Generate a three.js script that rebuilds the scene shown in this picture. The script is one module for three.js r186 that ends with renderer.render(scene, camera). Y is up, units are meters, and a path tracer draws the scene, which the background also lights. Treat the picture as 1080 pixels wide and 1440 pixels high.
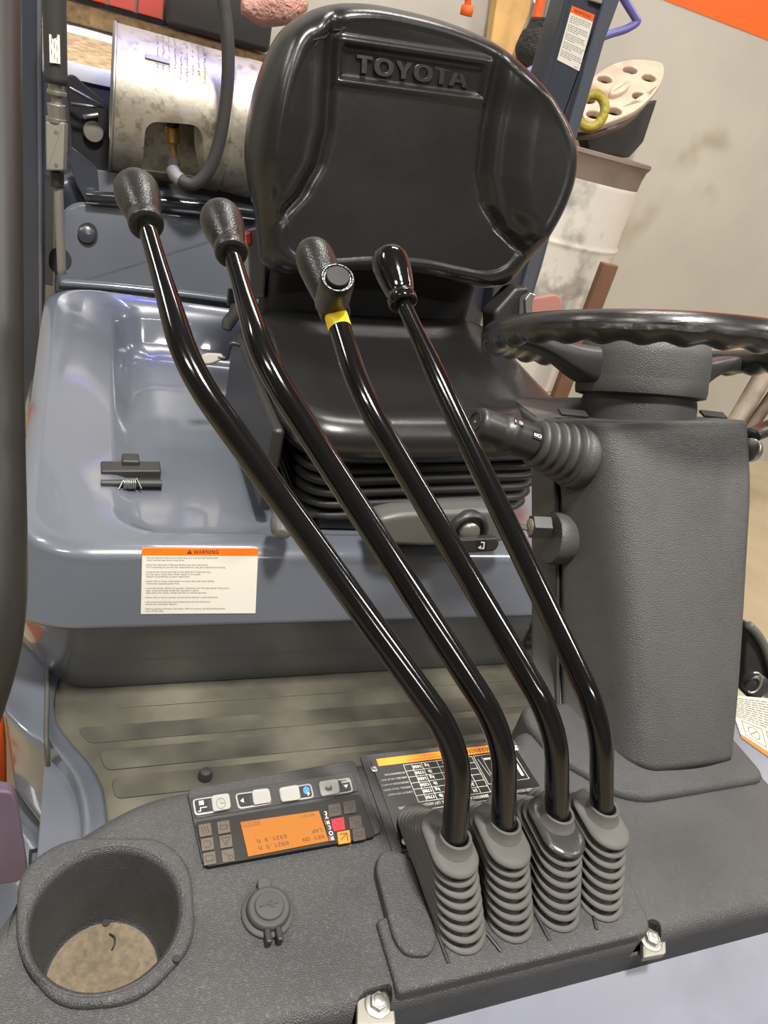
import * as THREE from 'three';
import { RectAreaLightUniformsLib } from 'three/addons/lights/RectAreaLightUniformsLib.js';
import { mergeGeometries } from 'three/addons/utils/BufferGeometryUtils.js';
import { RoundedBoxGeometry } from 'three/addons/geometries/RoundedBoxGeometry.js';
import { TextGeometry } from 'three/addons/geometries/TextGeometry.js';
import { FontLoader } from 'three/addons/loaders/FontLoader.js';
import { Brush, Evaluator, SUBTRACTION } from 'three-bvh-csg';

// ---------- camera, light, exposure ----------
const scene = new THREE.Scene();
const FOCAL = 1010, EYE = 1.42;
const camera = new THREE.PerspectiveCamera(2 * Math.atan(720 / FOCAL) * 180 / Math.PI, 1080 / 1440, 0.02, 60);
{
  const right = new THREE.Vector3(0.92451, 0.23011, 0.30387).normalize();
  const up = new THREE.Vector3(-0.0301, 0.83838, -0.5443); up.addScaledVector(right, -up.dot(right)).normalize();
  camera.quaternion.setFromRotationMatrix(new THREE.Matrix4().makeBasis(right, up, new THREE.Vector3().crossVectors(right, up)));
  camera.position.set(0, EYE, 0);
  camera.updateMatrixWorld();
}
const renderer = new THREE.WebGLRenderer({ antialias: true });
renderer.toneMapping = THREE.LinearToneMapping;
renderer.toneMappingExposure = 1.35;
renderer.shadowMap.enabled = true;
scene.background = new THREE.Color(0x050505);
RectAreaLightUniformsLib.init();
// ceiling work lights: x, z, width, depth, strength, where
const LAMPS = [[0.2, 0.2, 0.4, 0.4, 310, "nearest to the front of the truck"], [3.2, 0.9, 1.2, 0.3, 75, "right of the truck"], [-2.4, 0.6, 1.2, 0.3, 40, "left of the truck"], [1.0, -2.2, 1.2, 0.3, 30, "over the barrel wall"], [-3.2, -1.8, 1.2, 0.3, 40, "in the far left corner"], [4.8, -1.9, 1.2, 0.3, 40, "in the far right corner"], [1.2, 3.4, 1.2, 0.3, 42, "behind the photographer"]];
const CEILING = 4.4;

// ---------- helpers ----------
const U = (g) => metricUV(g);
const V = (x, y, z) => new THREE.Vector3(x, y, z);
function mulberry(a) { return () => { a = (a + 0x6d2b79f5) | 0; let t = Math.imul(a ^ (a >>> 15), 1 | a); t = (t + Math.imul(t ^ (t >>> 7), 61 | t)) ^ t; return ((t ^ (t >>> 14)) >>> 0) / 4294967296; }; }
const rnd = mulberry(7);
const clamp = (v, a = 0, b = 1) => Math.min(b, Math.max(a, v));
const sstep = (a, b, v) => { const t = clamp((v - a) / (b - a)); return t * t * (3 - 2 * t); };
const lerp = (a, b, t) => a + (b - a) * t;
// a direction in the place, seen at a pixel of the 1080 x 1440 photograph
function ray(px, py) { return V((px - 540) / FOCAL, -(py - 720) / FOCAL, -1).applyQuaternion(camera.quaternion); }
// the point of the place on a real plane (a height y, a depth z, a side x) or at a distance d
function at(px, py, c) {
  const r = ray(px, py);
  const t = c.y !== undefined ? (c.y - EYE) / r.y : c.z !== undefined ? c.z / r.z : c.x !== undefined ? c.x / r.x : c.d;
  return V(r.x * t, EYE + r.y * t, r.z * t);
}
function frame(o, n, uHint = V(1, 0, 0)) {
  n = n.clone().normalize();
  const u = uHint.clone().addScaledVector(n, -uHint.dot(n)).normalize();
  const v = new THREE.Vector3().crossVectors(n, u);
  return { o: o.clone(), u, v, n, m: new THREE.Matrix4().makeBasis(u, v, n).setPosition(o) };
}
function onFrame(fr, px, py, lift = 0) {
  const r = ray(px, py), o = fr.o.clone().addScaledVector(fr.n, lift);
  const t = o.clone().sub(V(0, EYE, 0)).dot(fr.n) / r.dot(fr.n);
  return V(r.x * t, EYE + r.y * t, r.z * t);
}
function to2(fr, p) { const d = p.clone().sub(fr.o); return [d.dot(fr.u), d.dot(fr.v)]; }
function from2(fr, a, b, h = 0) { return fr.o.clone().addScaledVector(fr.u, a).addScaledVector(fr.v, b).addScaledVector(fr.n, h); }
const px2 = (fr, list) => list.map(([x, y]) => to2(fr, onFrame(fr, x, y)));
function area2(p) { let s = 0; for (let i = 0; i < p.length; i++) { const a = p[i], b = p[(i + 1) % p.length]; s += a[0] * b[1] - b[0] * a[1]; } return s / 2; }
// rounds the corners of a closed polygon
function roundPoly(pts, r, n = 5) {
  const out = [];
  for (let i = 0; i < pts.length; i++) {
    const p = pts[(i + pts.length - 1) % pts.length], c = pts[i], q = pts[(i + 1) % pts.length];
    const rr = Array.isArray(r) ? r[i] : r;
    const la = Math.hypot(p[0] - c[0], p[1] - c[1]), lb = Math.hypot(q[0] - c[0], q[1] - c[1]);
    const k = Math.min(rr, la * 0.48, lb * 0.48);
    const a = [c[0] + (p[0] - c[0]) / la * k, c[1] + (p[1] - c[1]) / la * k], b = [c[0] + (q[0] - c[0]) / lb * k, c[1] + (q[1] - c[1]) / lb * k];
    for (let j = 0; j <= n; j++) { const t = j / n, s = 1 - t; out.push([s * s * a[0] + 2 * s * t * c[0] + t * t * b[0], s * s * a[1] + 2 * s * t * c[1] + t * t * b[1]]); }
  }
  return out;
}
function smoothPoly(pts, n) { return new THREE.CatmullRomCurve3(pts.map((p) => V(p[0], p[1], 0)), true, 'centripetal').getPoints(n).slice(0, n).map((p) => [p.x, p.y]); }
function shapeOf(pts, holes = []) {
  const s = new THREE.Shape(pts.map((p) => new THREE.Vector2(p[0], p[1])));
  for (const h of holes) s.holes.push(new THREE.Path(h.map((p) => new THREE.Vector2(p[0], p[1]))));
  return s;
}
// a slab of the given outline whose outer face lies at height h above the frame
function slab(fr, pts, thick, bevel = 0, { h = 0, holes = [], seg = 4 } = {}) {
  const g = new THREE.ExtrudeGeometry(shapeOf(pts, holes), { depth: Math.max(thick - 2 * bevel, 0.0002), bevelEnabled: bevel > 0, bevelThickness: bevel, bevelSize: bevel, bevelOffset: -bevel, bevelSegments: seg, curveSegments: 12 });
  g.translate(0, 0, h - Math.max(thick - 2 * bevel, 0.0002) - bevel);
  return smoothNormals(g.applyMatrix4(fr.m), 0.7);
}
// smooths normals across edges flatter than the limit (radians)
function smoothNormals(g, limit) {
  if (g.index) g = g.toNonIndexed();
  const p = g.attributes.position, n = p.count / 3, fn = [], map = new Map(), cl = Math.cos(limit);
  const a = V(), b = V(), c = V();
  for (let f = 0; f < n; f++) {
    a.fromBufferAttribute(p, f * 3); b.fromBufferAttribute(p, f * 3 + 1); c.fromBufferAttribute(p, f * 3 + 2);
    const nn = b.clone().sub(a).cross(c.clone().sub(a)); fn.push({ w: nn.length(), d: nn.clone().normalize() });
    for (let k = 0; k < 3; k++) { const key = [p.getX(f * 3 + k), p.getY(f * 3 + k), p.getZ(f * 3 + k)].map((v) => Math.round(v * 2e5)).join(); if (!map.has(key)) map.set(key, []); map.get(key).push(f); }
  }
  const out = new Float32Array(p.count * 3), s = V();
  for (let f = 0; f < n; f++) for (let k = 0; k < 3; k++) {
    const key = [p.getX(f * 3 + k), p.getY(f * 3 + k), p.getZ(f * 3 + k)].map((v) => Math.round(v * 2e5)).join();
    s.set(0, 0, 0);
    for (const o of map.get(key)) if (fn[o].d.dot(fn[f].d) > cl) s.addScaledVector(fn[o].d, fn[o].w);
    if (s.lengthSq() === 0) s.copy(fn[f].d);
    s.normalize(); out.set([s.x, s.y, s.z], (f * 3 + k) * 3);
  }
  g.setAttribute('normal', new THREE.BufferAttribute(out, 3));
  return g;
}
// uv in metres from the way each triangle faces
function metricUV(g) {
  if (g.index) g = g.toNonIndexed();
  const p = g.attributes.position, uv = new Float32Array(p.count * 2), a = V(), b = V(), c = V();
  for (let i = 0; i < p.count; i += 3) {
    a.fromBufferAttribute(p, i); b.fromBufferAttribute(p, i + 1); c.fromBufferAttribute(p, i + 2);
    const n = b.clone().sub(a).cross(c.clone().sub(a)), x = Math.abs(n.x), y = Math.abs(n.y), z = Math.abs(n.z);
    [a, b, c].forEach((q, k) => { const w = x > y && x > z ? [q.z, q.y] : y > z ? [q.x, q.z] : [q.x, q.y]; uv[(i + k) * 2] = w[0]; uv[(i + k) * 2 + 1] = w[1]; });
  }
  g.setAttribute('uv', new THREE.BufferAttribute(uv, 2));
  return g;
}
// surface through rings of equal length
function loft(rings, { closed = true, cap0 = false, cap1 = false, keepUV = false } = {}) {
  const n = rings[0].length, pos = [], idx = [], uv = [];
  rings.forEach((r, i) => r.forEach((p, j) => { pos.push(p.x, p.y, p.z); uv.push(j / n, i / (rings.length - 1)); }));
  const m = closed ? n : n - 1;
  for (let i = 0; i < rings.length - 1; i++) for (let j = 0; j < m; j++) { const a = i * n + j, b = i * n + (j + 1) % n, c = a + n, d = b + n; idx.push(a, b, d, a, d, c); }
  const cap = (r, i0, flip) => {
    const c = r.reduce((s, p) => s.add(p), V()).multiplyScalar(1 / n), k = pos.length / 3; pos.push(c.x, c.y, c.z); uv.push(0.5, 0.5);
    for (let j = 0; j < n; j++) { const a = i0 + j, b = i0 + (j + 1) % n; flip ? idx.push(k, b, a) : idx.push(k, a, b); }
  };
  if (cap0) cap(rings[0], 0, true);
  if (cap1) cap(rings[rings.length - 1], (rings.length - 1) * n, false);
  const g = new THREE.BufferGeometry();
  g.setAttribute('position', new THREE.Float32BufferAttribute(pos, 3)); g.setAttribute('uv', new THREE.Float32BufferAttribute(uv, 2)); g.setIndex(idx);
  g.computeVertexNormals();
  return g;
}
function flip(g) { if (!g.index) { const p = g.attributes; for (const k in p) { const a = p[k], s = a.itemSize, d = a.array; for (let i = 0; i < a.count; i += 3) for (let c = 0; c < s; c++) { const t = d[(i + 1) * s + c]; d[(i + 1) * s + c] = d[(i + 2) * s + c]; d[(i + 2) * s + c] = t; } } } else { const d = g.index.array; for (let i = 0; i < d.length; i += 3) { const t = d[i]; d[i] = d[i + 1]; d[i + 1] = t; } } g.computeVertexNormals(); return g; }
// tube along points with a radius for each point (or one)
function sweep(points, rad, { n = 80, seg = 18, cap = true, tension = 'centripetal', straight = false, flat = 1, flatDir = null } = {}) {
  let pts, rs;
  if (straight) { pts = points; rs = points.map((_, i) => (Array.isArray(rad) ? rad[i] : rad)); } else {
    const cv = new THREE.CatmullRomCurve3(points, false, tension);
    pts = []; rs = [];
    for (let i = 0; i <= n; i++) {
      const t = i / n; pts.push(cv.getPoint(t));
      if (Array.isArray(rad)) { const k = t * (rad.length - 1), a = Math.min(Math.floor(k), rad.length - 2); rs.push(lerp(rad[a], rad[a + 1], sstep(0, 1, k - a) * 0.5 + (k - a) * 0.5)); } else rs.push(rad);
    }
  }
  let nrm = null; const rings = [];
  for (let i = 0; i < pts.length; i++) {
    const t = (pts[Math.min(i + 1, pts.length - 1)].clone().sub(pts[Math.max(i - 1, 0)])).normalize();
    if (!nrm) nrm = flatDir ? flatDir.clone() : Math.abs(t.y) < 0.9 ? V(0, 1, 0) : V(1, 0, 0);
    nrm = nrm.clone().addScaledVector(t, -nrm.dot(t)).normalize();
    const b = new THREE.Vector3().crossVectors(t, nrm), ring = [];
    for (let j = 0; j < seg; j++) { const a = j / seg * Math.PI * 2; ring.push(pts[i].clone().addScaledVector(nrm, Math.cos(a) * rs[i] * flat).addScaledVector(b, Math.sin(a) * rs[i])); }
    rings.push(ring);
  }
  return loft(rings, { cap0: cap, cap1: cap });
}
// polyline with rounded bends
function bend(pts, r, n = 8) {
  const out = [pts[0]];
  for (let i = 1; i < pts.length - 1; i++) {
    const a = pts[i - 1], c = pts[i], b = pts[i + 1], k = Math.min(r, a.distanceTo(c) * 0.48, b.distanceTo(c) * 0.48);
    const p = c.clone().lerp(a, k / a.distanceTo(c)), q = c.clone().lerp(b, k / b.distanceTo(c));
    for (let j = 0; j <= n; j++) { const t = j / n, s = 1 - t; out.push(p.clone().multiplyScalar(s * s).addScaledVector(c, 2 * s * t).addScaledVector(q, t * t)); }
  }
  out.push(pts[pts.length - 1]);
  return out;
}
// profile [[radius, height], ...] turned about an axis
function turned(o, axis, profile, seg = 40, spin = null) {
  const fr = frame(o, axis, spin || (Math.abs(axis.x) < 0.9 ? V(1, 0, 0) : V(0, 1, 0)));
  const g = new THREE.LatheGeometry(profile.map((p) => new THREE.Vector2(Math.max(p[0], 1e-5), p[1])), seg);
  g.rotateX(Math.PI / 2);
  return smoothNormals(g.applyMatrix4(fr.m), 0.75);
}
function cut(g, tools) {
  const ev = new Evaluator(); ev.attributes = ['position', 'normal', 'uv'];
  let a = new Brush(U(g)); a.updateMatrixWorld();
  for (const t of tools) { const b = new Brush(U(t)); b.updateMatrixWorld(); a = ev.evaluate(a, b, SUBTRACTION); a.updateMatrixWorld(); }
  return a.geometry.index ? a.geometry.toNonIndexed() : a.geometry;
}
function bore(g, o, r) {
  const a = new Brush(U(g)), b = new Brush(new THREE.CylinderGeometry(r, r, 0.4, 64).translate(o.x, o.y, o.z).toNonIndexed()), ev = new Evaluator(); ev.attributes = ['position', 'normal', 'uv'];
  a.updateMatrixWorld(); b.updateMatrixWorld();
  const q = ev.evaluate(a, b, SUBTRACTION).geometry;
  return q.index ? q.toNonIndexed() : q;
}
function hexBolt(o, axis, r, hgt) {
  const fr = frame(o, axis), pts = [];
  for (let i = 0; i < 6; i++) pts.push([Math.cos(i * Math.PI / 3 + 0.3) * r, Math.sin(i * Math.PI / 3 + 0.3) * r]);
  const g = slab(fr, pts, hgt, hgt * 0.18, { h: hgt });
  const w = turned(o, axis, [[0, 0], [r * 1.45, 0], [r * 1.45, hgt * 0.16], [r * 1.3, hgt * 0.28], [r * 0.9, hgt * 0.32], [0, hgt * 0.32]], 28);
  const dome = turned(o, axis, [[r * 0.72, hgt], [r * 0.6, hgt * 1.12], [r * 0.3, hgt * 1.17], [0, hgt * 1.18]], 24);
  return merge([g, w, dome]);
}
function merge(list) {
  return mergeGeometries(list.map((g) => { g = g.index ? g.toNonIndexed() : g; const o = new THREE.BufferGeometry(); for (const k of ['position', 'normal', 'uv']) { if (g.attributes[k]) o.setAttribute(k, g.attributes[k]); else if (k === 'uv') o.setAttribute('uv', new THREE.BufferAttribute(new Float32Array(g.attributes.position.count * 2), 2)); } return o; }));
}
function rbox(fr, w, hgt, d, r, [a, b, c] = [0, 0, 0]) { const g = new RoundedBoxGeometry(w, hgt, d, 3, r); g.translate(a, b, c); return g.applyMatrix4(fr.m); }
function rrect(cx, cy, w, h, r, n = 6) { return roundPoly([[cx - w / 2, cy - h / 2], [cx + w / 2, cy - h / 2], [cx + w / 2, cy + h / 2], [cx - w / 2, cy + h / 2]], r, n); }
function circle(cx, cy, r, n = 40) { const o = []; for (let i = 0; i < n; i++) o.push([cx + Math.cos(i / n * Math.PI * 2) * r, cy + Math.sin(i / n * Math.PI * 2) * r]); return o; }
// flat print: a thin plate with its own picture; corners in the order top-left, top-right, bottom-right, bottom-left of the writing
function print(fr, corners2, thick, lift) {
  const [tl, tr, br, bl] = corners2, pos = [], uv = [], idx = [], N = 10;
  for (let i = 0; i <= N; i++) for (let j = 0; j <= N; j++) {
    const s = j / N, t = i / N, a = [lerp(tl[0], tr[0], s), lerp(tl[1], tr[1], s)], b = [lerp(bl[0], br[0], s), lerp(bl[1], br[1], s)];
    const p = from2(fr, lerp(a[0], b[0], t), lerp(a[1], b[1], t), lift); pos.push(p.x, p.y, p.z); uv.push(s, 1 - t);
  }
  for (let i = 0; i < N; i++) for (let j = 0; j < N; j++) { const a = i * (N + 1) + j, b = a + 1, c = a + N + 1, d = c + 1; idx.push(a, c, b, b, c, d); }
  const g = new THREE.BufferGeometry(); g.setAttribute('position', new THREE.Float32BufferAttribute(pos, 3)); g.setAttribute('uv', new THREE.Float32BufferAttribute(uv, 2)); g.setIndex(idx); g.computeVertexNormals();
  const nn = V().fromBufferAttribute(g.attributes.normal, 0); if (nn.dot(fr.n) < 0) { const d = g.index.array; for (let i = 0; i < d.length; i += 3) { const t = d[i]; d[i] = d[i + 1]; d[i + 1] = t; } g.computeVertexNormals(); }
  // the edge of the plate
  const cs = [tl, tr, br, bl], ring = (h) => cs.map((c) => from2(fr, c[0], c[1], h));
  let e = loft([ring(lift - thick), ring(lift)]); e = e.toNonIndexed(); e.computeVertexNormals();
  const eu = e.attributes.uv; for (let i = 0; i < eu.count; i++) eu.setXY(i, 0.004, 0.5);
  return merge([g, e]);
}

// ---------- names, things, parts ----------
const used = new Map(), bases = new WeakMap();
function numbered(n) { const k = used.get(n) || 0; used.set(n, k + 1); return k ? n + '_' + String(k).padStart(3, '0') : n; }
function thing(name, label, category, base, group) {
  const o = new THREE.Group(); o.name = numbered(name); o.position.copy(base); bases.set(o, base.clone());
  o.userData = { label, category }; if (group) o.userData.group = group;
  scene.add(o); return o;
}
function part(parent, name, g, m, label) {
  const b = bases.get(parent);
  g = g.clone(); g.translate(-b.x, -b.y, -b.z);
  const o = new THREE.Mesh(g, m); o.name = name; o.castShadow = o.receiveShadow = true; bases.set(o, b);
  if (label) o.userData.label = label;
  parent.add(o); return o;
}
function solo(name, label, category, g, m, group) {
  g.computeBoundingBox(); const bb = g.boundingBox, base = V((bb.min.x + bb.max.x) / 2, bb.min.y, (bb.min.z + bb.max.z) / 2);
  g = g.clone(); g.translate(-base.x, -base.y, -base.z);
  const o = new THREE.Mesh(g, m); o.name = numbered(name); o.position.copy(base); o.castShadow = o.receiveShadow = true; bases.set(o, base);
  o.userData = { label, category }; if (group) o.userData.group = group;
  scene.add(o); return o;
}
function struct(name, g, m) { const o = new THREE.Mesh(g, m); o.name = numbered(name); o.userData.kind = 'structure'; o.castShadow = o.receiveShadow = true; bases.set(o, V()); scene.add(o); return o; }


// ---------- computed textures ----------
function noiseGrid(n, cells, seed) {
  const r = mulberry(seed), g = new Float32Array(cells * cells); for (let i = 0; i < g.length; i++) g[i] = r();
  const o = new Float32Array(n * n);
  for (let y = 0; y < n; y++) for (let x = 0; x < n; x++) {
    const fx = x / n * cells, fy = y / n * cells, ix = Math.floor(fx), iy = Math.floor(fy), tx = sstep(0, 1, fx - ix), ty = sstep(0, 1, fy - iy), w = (a, b) => g[(b % cells) * cells + (a % cells)];
    o[y * n + x] = lerp(lerp(w(ix, iy), w(ix + 1, iy), tx), lerp(w(ix, iy + 1), w(ix + 1, iy + 1), tx), ty);
  }
  return o;
}
function fbm(n, base, oct, seed) { const o = new Float32Array(n * n); let a = 0.5, s = 0; for (let k = 0; k < oct; k++) { const g = noiseGrid(n, base << k, seed + k * 13); for (let i = 0; i < o.length; i++) o[i] += g[i] * a; s += a; a *= 0.55; } for (let i = 0; i < o.length; i++) o[i] /= s; return o; }
// pebbled grain: distance to the nearest of scattered points, tileable
function pebble(n, cells, seed) {
  const r = mulberry(seed), px = [], py = []; for (let i = 0; i < cells * cells; i++) { px.push(r()); py.push(r()); }
  const o = new Float32Array(n * n);
  for (let y = 0; y < n; y++) for (let x = 0; x < n; x++) {
    const fx = x / n * cells, fy = y / n * cells, ix = Math.floor(fx), iy = Math.floor(fy); let d1 = 9, d2 = 9;
    for (let b = -1; b <= 1; b++) for (let a = -1; a <= 1; a++) { const cx = (ix + a + cells) % cells, cy = (iy + b + cells) % cells, k = cy * cells + cx, d = Math.hypot(ix + a + px[k] - fx, iy + b + py[k] - fy); if (d < d1) { d2 = d1; d1 = d; } else if (d < d2) d2 = d; }
    o[y * n + x] = clamp((d2 - d1) * 1.6);
  }
  return o;
}
function tex(n, f, srgb, size) {
  const d = new Uint8Array(n * n * 4);
  for (let i = 0; i < n * n; i++) { const c = f(i, i % n, Math.floor(i / n)); d[i * 4] = clamp(c[0]) * 255; d[i * 4 + 1] = clamp(c[1]) * 255; d[i * 4 + 2] = clamp(c[2]) * 255; d[i * 4 + 3] = 255; }
  const t = new THREE.DataTexture(d, n, n); t.wrapS = t.wrapT = THREE.RepeatWrapping; t.magFilter = THREE.LinearFilter; t.minFilter = THREE.LinearMipmapLinearFilter; t.generateMipmaps = true;
  if (srgb) t.colorSpace = THREE.SRGBColorSpace; if (size) t.repeat.set(1 / size, 1 / size); t.needsUpdate = true; return t;
}
const grey = (a) => (i) => [a[i], a[i], a[i]];
function canvasTex(w, h, draw) { const c = document.createElement('canvas'); c.width = w; c.height = h; const x = c.getContext('2d'); draw(x, w, h); const t = new THREE.CanvasTexture(c); t.colorSpace = THREE.SRGBColorSpace; return t; }
const pebA = pebble(512, 40, 3), pebB = pebble(512, 32, 9), fine = fbm(512, 8, 5, 21), coarse = fbm(512, 4, 5, 33), fib = fbm(256, 16, 4, 41);
const T = {
  grain: tex(512, (i) => { const v = pebA[i] * 0.75 + fine[i] * 0.25; return [v, v, v]; }, false, 0.05),
  leather: tex(512, (i) => { const v = pebB[i] * 0.6 + fine[i] * 0.4; return [v, v, v]; }, false, 0.06),
  rough: tex(512, (i) => { const v = 0.55 + 0.45 * coarse[i]; return [v, v, v]; }, false, 0.4),
  scuff: tex(512, (i) => { const v = 0.62 + 0.62 * (coarse[i] - 0.5) + 0.25 * (fine[i] - 0.5) + 0.3; return [v, v, v]; }, false, 0.3),
  knobGrain: tex(512, grey(pebA), false, 0.035),
  bumps: tex(512, grey(fine), false, 0.08),
};

// ---------- materials ----------
const std = (o) => new THREE.MeshStandardMaterial(o), phy = (o) => new THREE.MeshPhysicalMaterial(o);
const lin = (r, g, b) => new THREE.Color().setRGB(r, g, b);
const M = {
  panel: std({ name: 'textured black plastic', color: lin(0.052, 0.052, 0.0525), roughness: 0.56, bumpMap: T.grain, bumpScale: 0.00045, map: T.scuff }),
  column: std({ name: 'charcoal column plastic', color: lin(0.056, 0.0555, 0.054), roughness: 0.5, bumpMap: T.leather, bumpScale: 0.0003, map: T.scuff }),
  smoothBlack: std({ name: 'smooth black plastic', color: lin(0.022, 0.022, 0.022), roughness: 0.4 }),
  matteBlack: std({ name: 'matte black', color: lin(0.012, 0.012, 0.013), roughness: 0.7 }),
  rod: std({ name: 'gloss black enamel', color: lin(0.005, 0.005, 0.005), roughness: 0.11 }),
  gloss: phy({ name: 'gloss black plastic', color: lin(0.006, 0.006, 0.006), roughness: 0.1 }),
  knob: std({ name: 'grained knob plastic', color: lin(0.012, 0.012, 0.012), roughness: 0.3, bumpMap: T.leather, bumpScale: 0.00016 }),
  rubber: std({ name: 'dusty black rubber', color: lin(0.082, 0.078, 0.072), roughness: 0.72, map: T.scuff }),
  slate: phy({ name: 'slate blue paint', color: lin(0.108, 0.12, 0.146), roughness: 0.3, clearcoat: 0.8, clearcoatRoughness: 0.06 }),
  slateDark: phy({ name: 'dark slate paint', color: lin(0.035, 0.04, 0.055), roughness: 0.35, clearcoat: 0.4, clearcoatRoughness: 0.15 }),
  cowl: std({ name: 'satin slate cowl paint', color: lin(0.12, 0.128, 0.165), roughness: 0.42, map: T.scuff }),
  vinyl: phy({ name: 'black seat vinyl', color: lin(0.013, 0.013, 0.013), roughness: 0.36, roughnessMap: T.rough, bumpMap: T.bumps, bumpScale: 0.0002, sheen: 0.15, sheenRoughness: 0.5 }),
  mat: std({ name: 'dusty rubber mat', color: lin(0.155, 0.148, 0.124), roughness: 0.85 }),
  pad: std({ name: 'worn mat tread', color: lin(0.122, 0.117, 0.099), roughness: 0.8 }),
  latch: std({ name: 'worn black latch plastic', color: lin(0.035, 0.034, 0.032), roughness: 0.5, map: T.scuff }),
  usb: std({ name: 'dark cap rubber', color: lin(0.042, 0.041, 0.039), roughness: 0.65 }),
  steel: std({ name: 'zinc plated steel', color: lin(0.42, 0.41, 0.38), roughness: 0.35, metalness: 0.85 }),
  dullSteel: std({ name: 'dull plated steel', color: lin(0.27, 0.255, 0.22), roughness: 0.55, metalness: 0.5 }),
  brass: std({ name: 'aged brass', color: lin(0.42, 0.27, 0.08), roughness: 0.38, metalness: 0.9 }),
  hose: std({ name: 'black hose rubber', color: lin(0.035, 0.034, 0.033), roughness: 0.6 }),
  white: std({ name: 'white plastic', color: lin(0.3, 0.3, 0.29), roughness: 0.4 }),
  yellow: std({ name: 'yellow tape', color: lin(0.85, 0.6, 0.01), roughness: 0.4 }),
  greyPlastic: std({ name: 'grey plastic', color: lin(0.085, 0.085, 0.08), roughness: 0.42 }),
  orange: std({ name: 'orange paint', color: lin(0.8, 0.12, 0.015), roughness: 0.5 }),
  red: std({ name: 'red plastic', color: lin(0.6, 0.02, 0.015), roughness: 0.35 }),
};

// ---------- the workshop ----------
{
  const floorMap = tex(1024, ((a, b) => (i, x, y) => { const k = (y >> 1) * 512 + (x >> 1), v = 0.86 + 0.3 * (a[k] - 0.5) + 0.12 * (b[k] - 0.5); return [v, v * 0.94, v * 0.82]; })(coarse, fine), true, 2.4);
  const stain = fbm(512, 3, 5, 77), streak = fbm(512, 6, 4, 91);
  const wallMap = tex(512, (i) => { let v = 0.9 + 0.16 * (stain[i] - 0.5); const s = sstep(0.6, 0.72, stain[i]) * sstep(0.5, 0.7, streak[i]); v -= 0.13 * s; return [v, v * (0.975 - 0.03 * s), v * (0.935 - 0.08 * s)]; }, true, 2.2);
  const floorM = std({ name: 'painted concrete floor', color: lin(0.5, 0.47, 0.41), roughness: 0.55, map: floorMap });
  const wallM = std({ name: 'grey painted wall', color: lin(0.6, 0.595, 0.57), roughness: 0.6, map: wallMap, bumpMap: T.bumps, bumpScale: 0.0006 });
  const plainM = std({ name: 'dim workshop wall', color: lin(0.16, 0.155, 0.145), roughness: 0.85 });
  const box = (x0, x1, y0, y1, z0, z1) => { const g = new THREE.BoxGeometry(x1 - x0, y1 - y0, z1 - z0); g.translate((x0 + x1) / 2, (y0 + y1) / 2, (z0 + z1) / 2); return U(g); };
  struct('floor', box(-6, 7, -0.2, 0, -3.2, 6.2), floorM);
  const wb = struct('wall_back', box(-6, 7, 0, CEILING, -3.2, -3), wallM);
  part(wb, 'painted_band', box(1.8, 7, 1.972, CEILING, -3, -2.998), std({ name: 'orange wall paint', color: lin(0.85, 0.13, 0.015), roughness: 0.55 }), 'orange painted upper wall');
  struct('wall_front', box(-6, 7, 0, CEILING, 6, 6.2), plainM);
  struct('wall_left', box(-6.2, -6, 0, CEILING, -3.2, 6.2), plainM);
  struct('wall_right', box(7, 7.2, 0, CEILING, -3.2, 6.2), plainM);
  struct('ceiling', box(-6.2, 7.2, CEILING, CEILING + 0.2, -3.2, 6.2), std({ name: 'dark ceiling', color: lin(0.07, 0.07, 0.07), roughness: 0.9 }));
  const glow = std({ name: 'lit lamp face', color: 0x222222, emissive: 0xfffaf3, emissiveIntensity: 9 });
  LAMPS.forEach(([x, z, w, d, I, where]) => {
    const y = CEILING - 0.18, t = thing('ceiling_light', 'white ceiling work light ' + where, 'lamp', V(x, y, z), 'ceiling work lights');
    part(t, 'housing', rbox(frame(V(x, y + 0.06, z), V(0, 1, 0)), w + 0.08, d + 0.08, 0.1, 0.02), M.white);
    part(t, 'lens', rbox(frame(V(x, y + 0.012, z), V(0, 1, 0)), w, d, 0.012, 0.004), glow);
    part(t, 'hanger', sweep([V(x, y + 0.1, z), V(x, CEILING, z)], 0.012, { straight: true, seg: 8 }), M.steel);
    const L = new THREE.RectAreaLight(0xfffaf3, I, w, d); L.position.set(x, y - 0.004, z); L.rotation.x = -Math.PI / 2; scene.add(L);
  });
}

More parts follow.
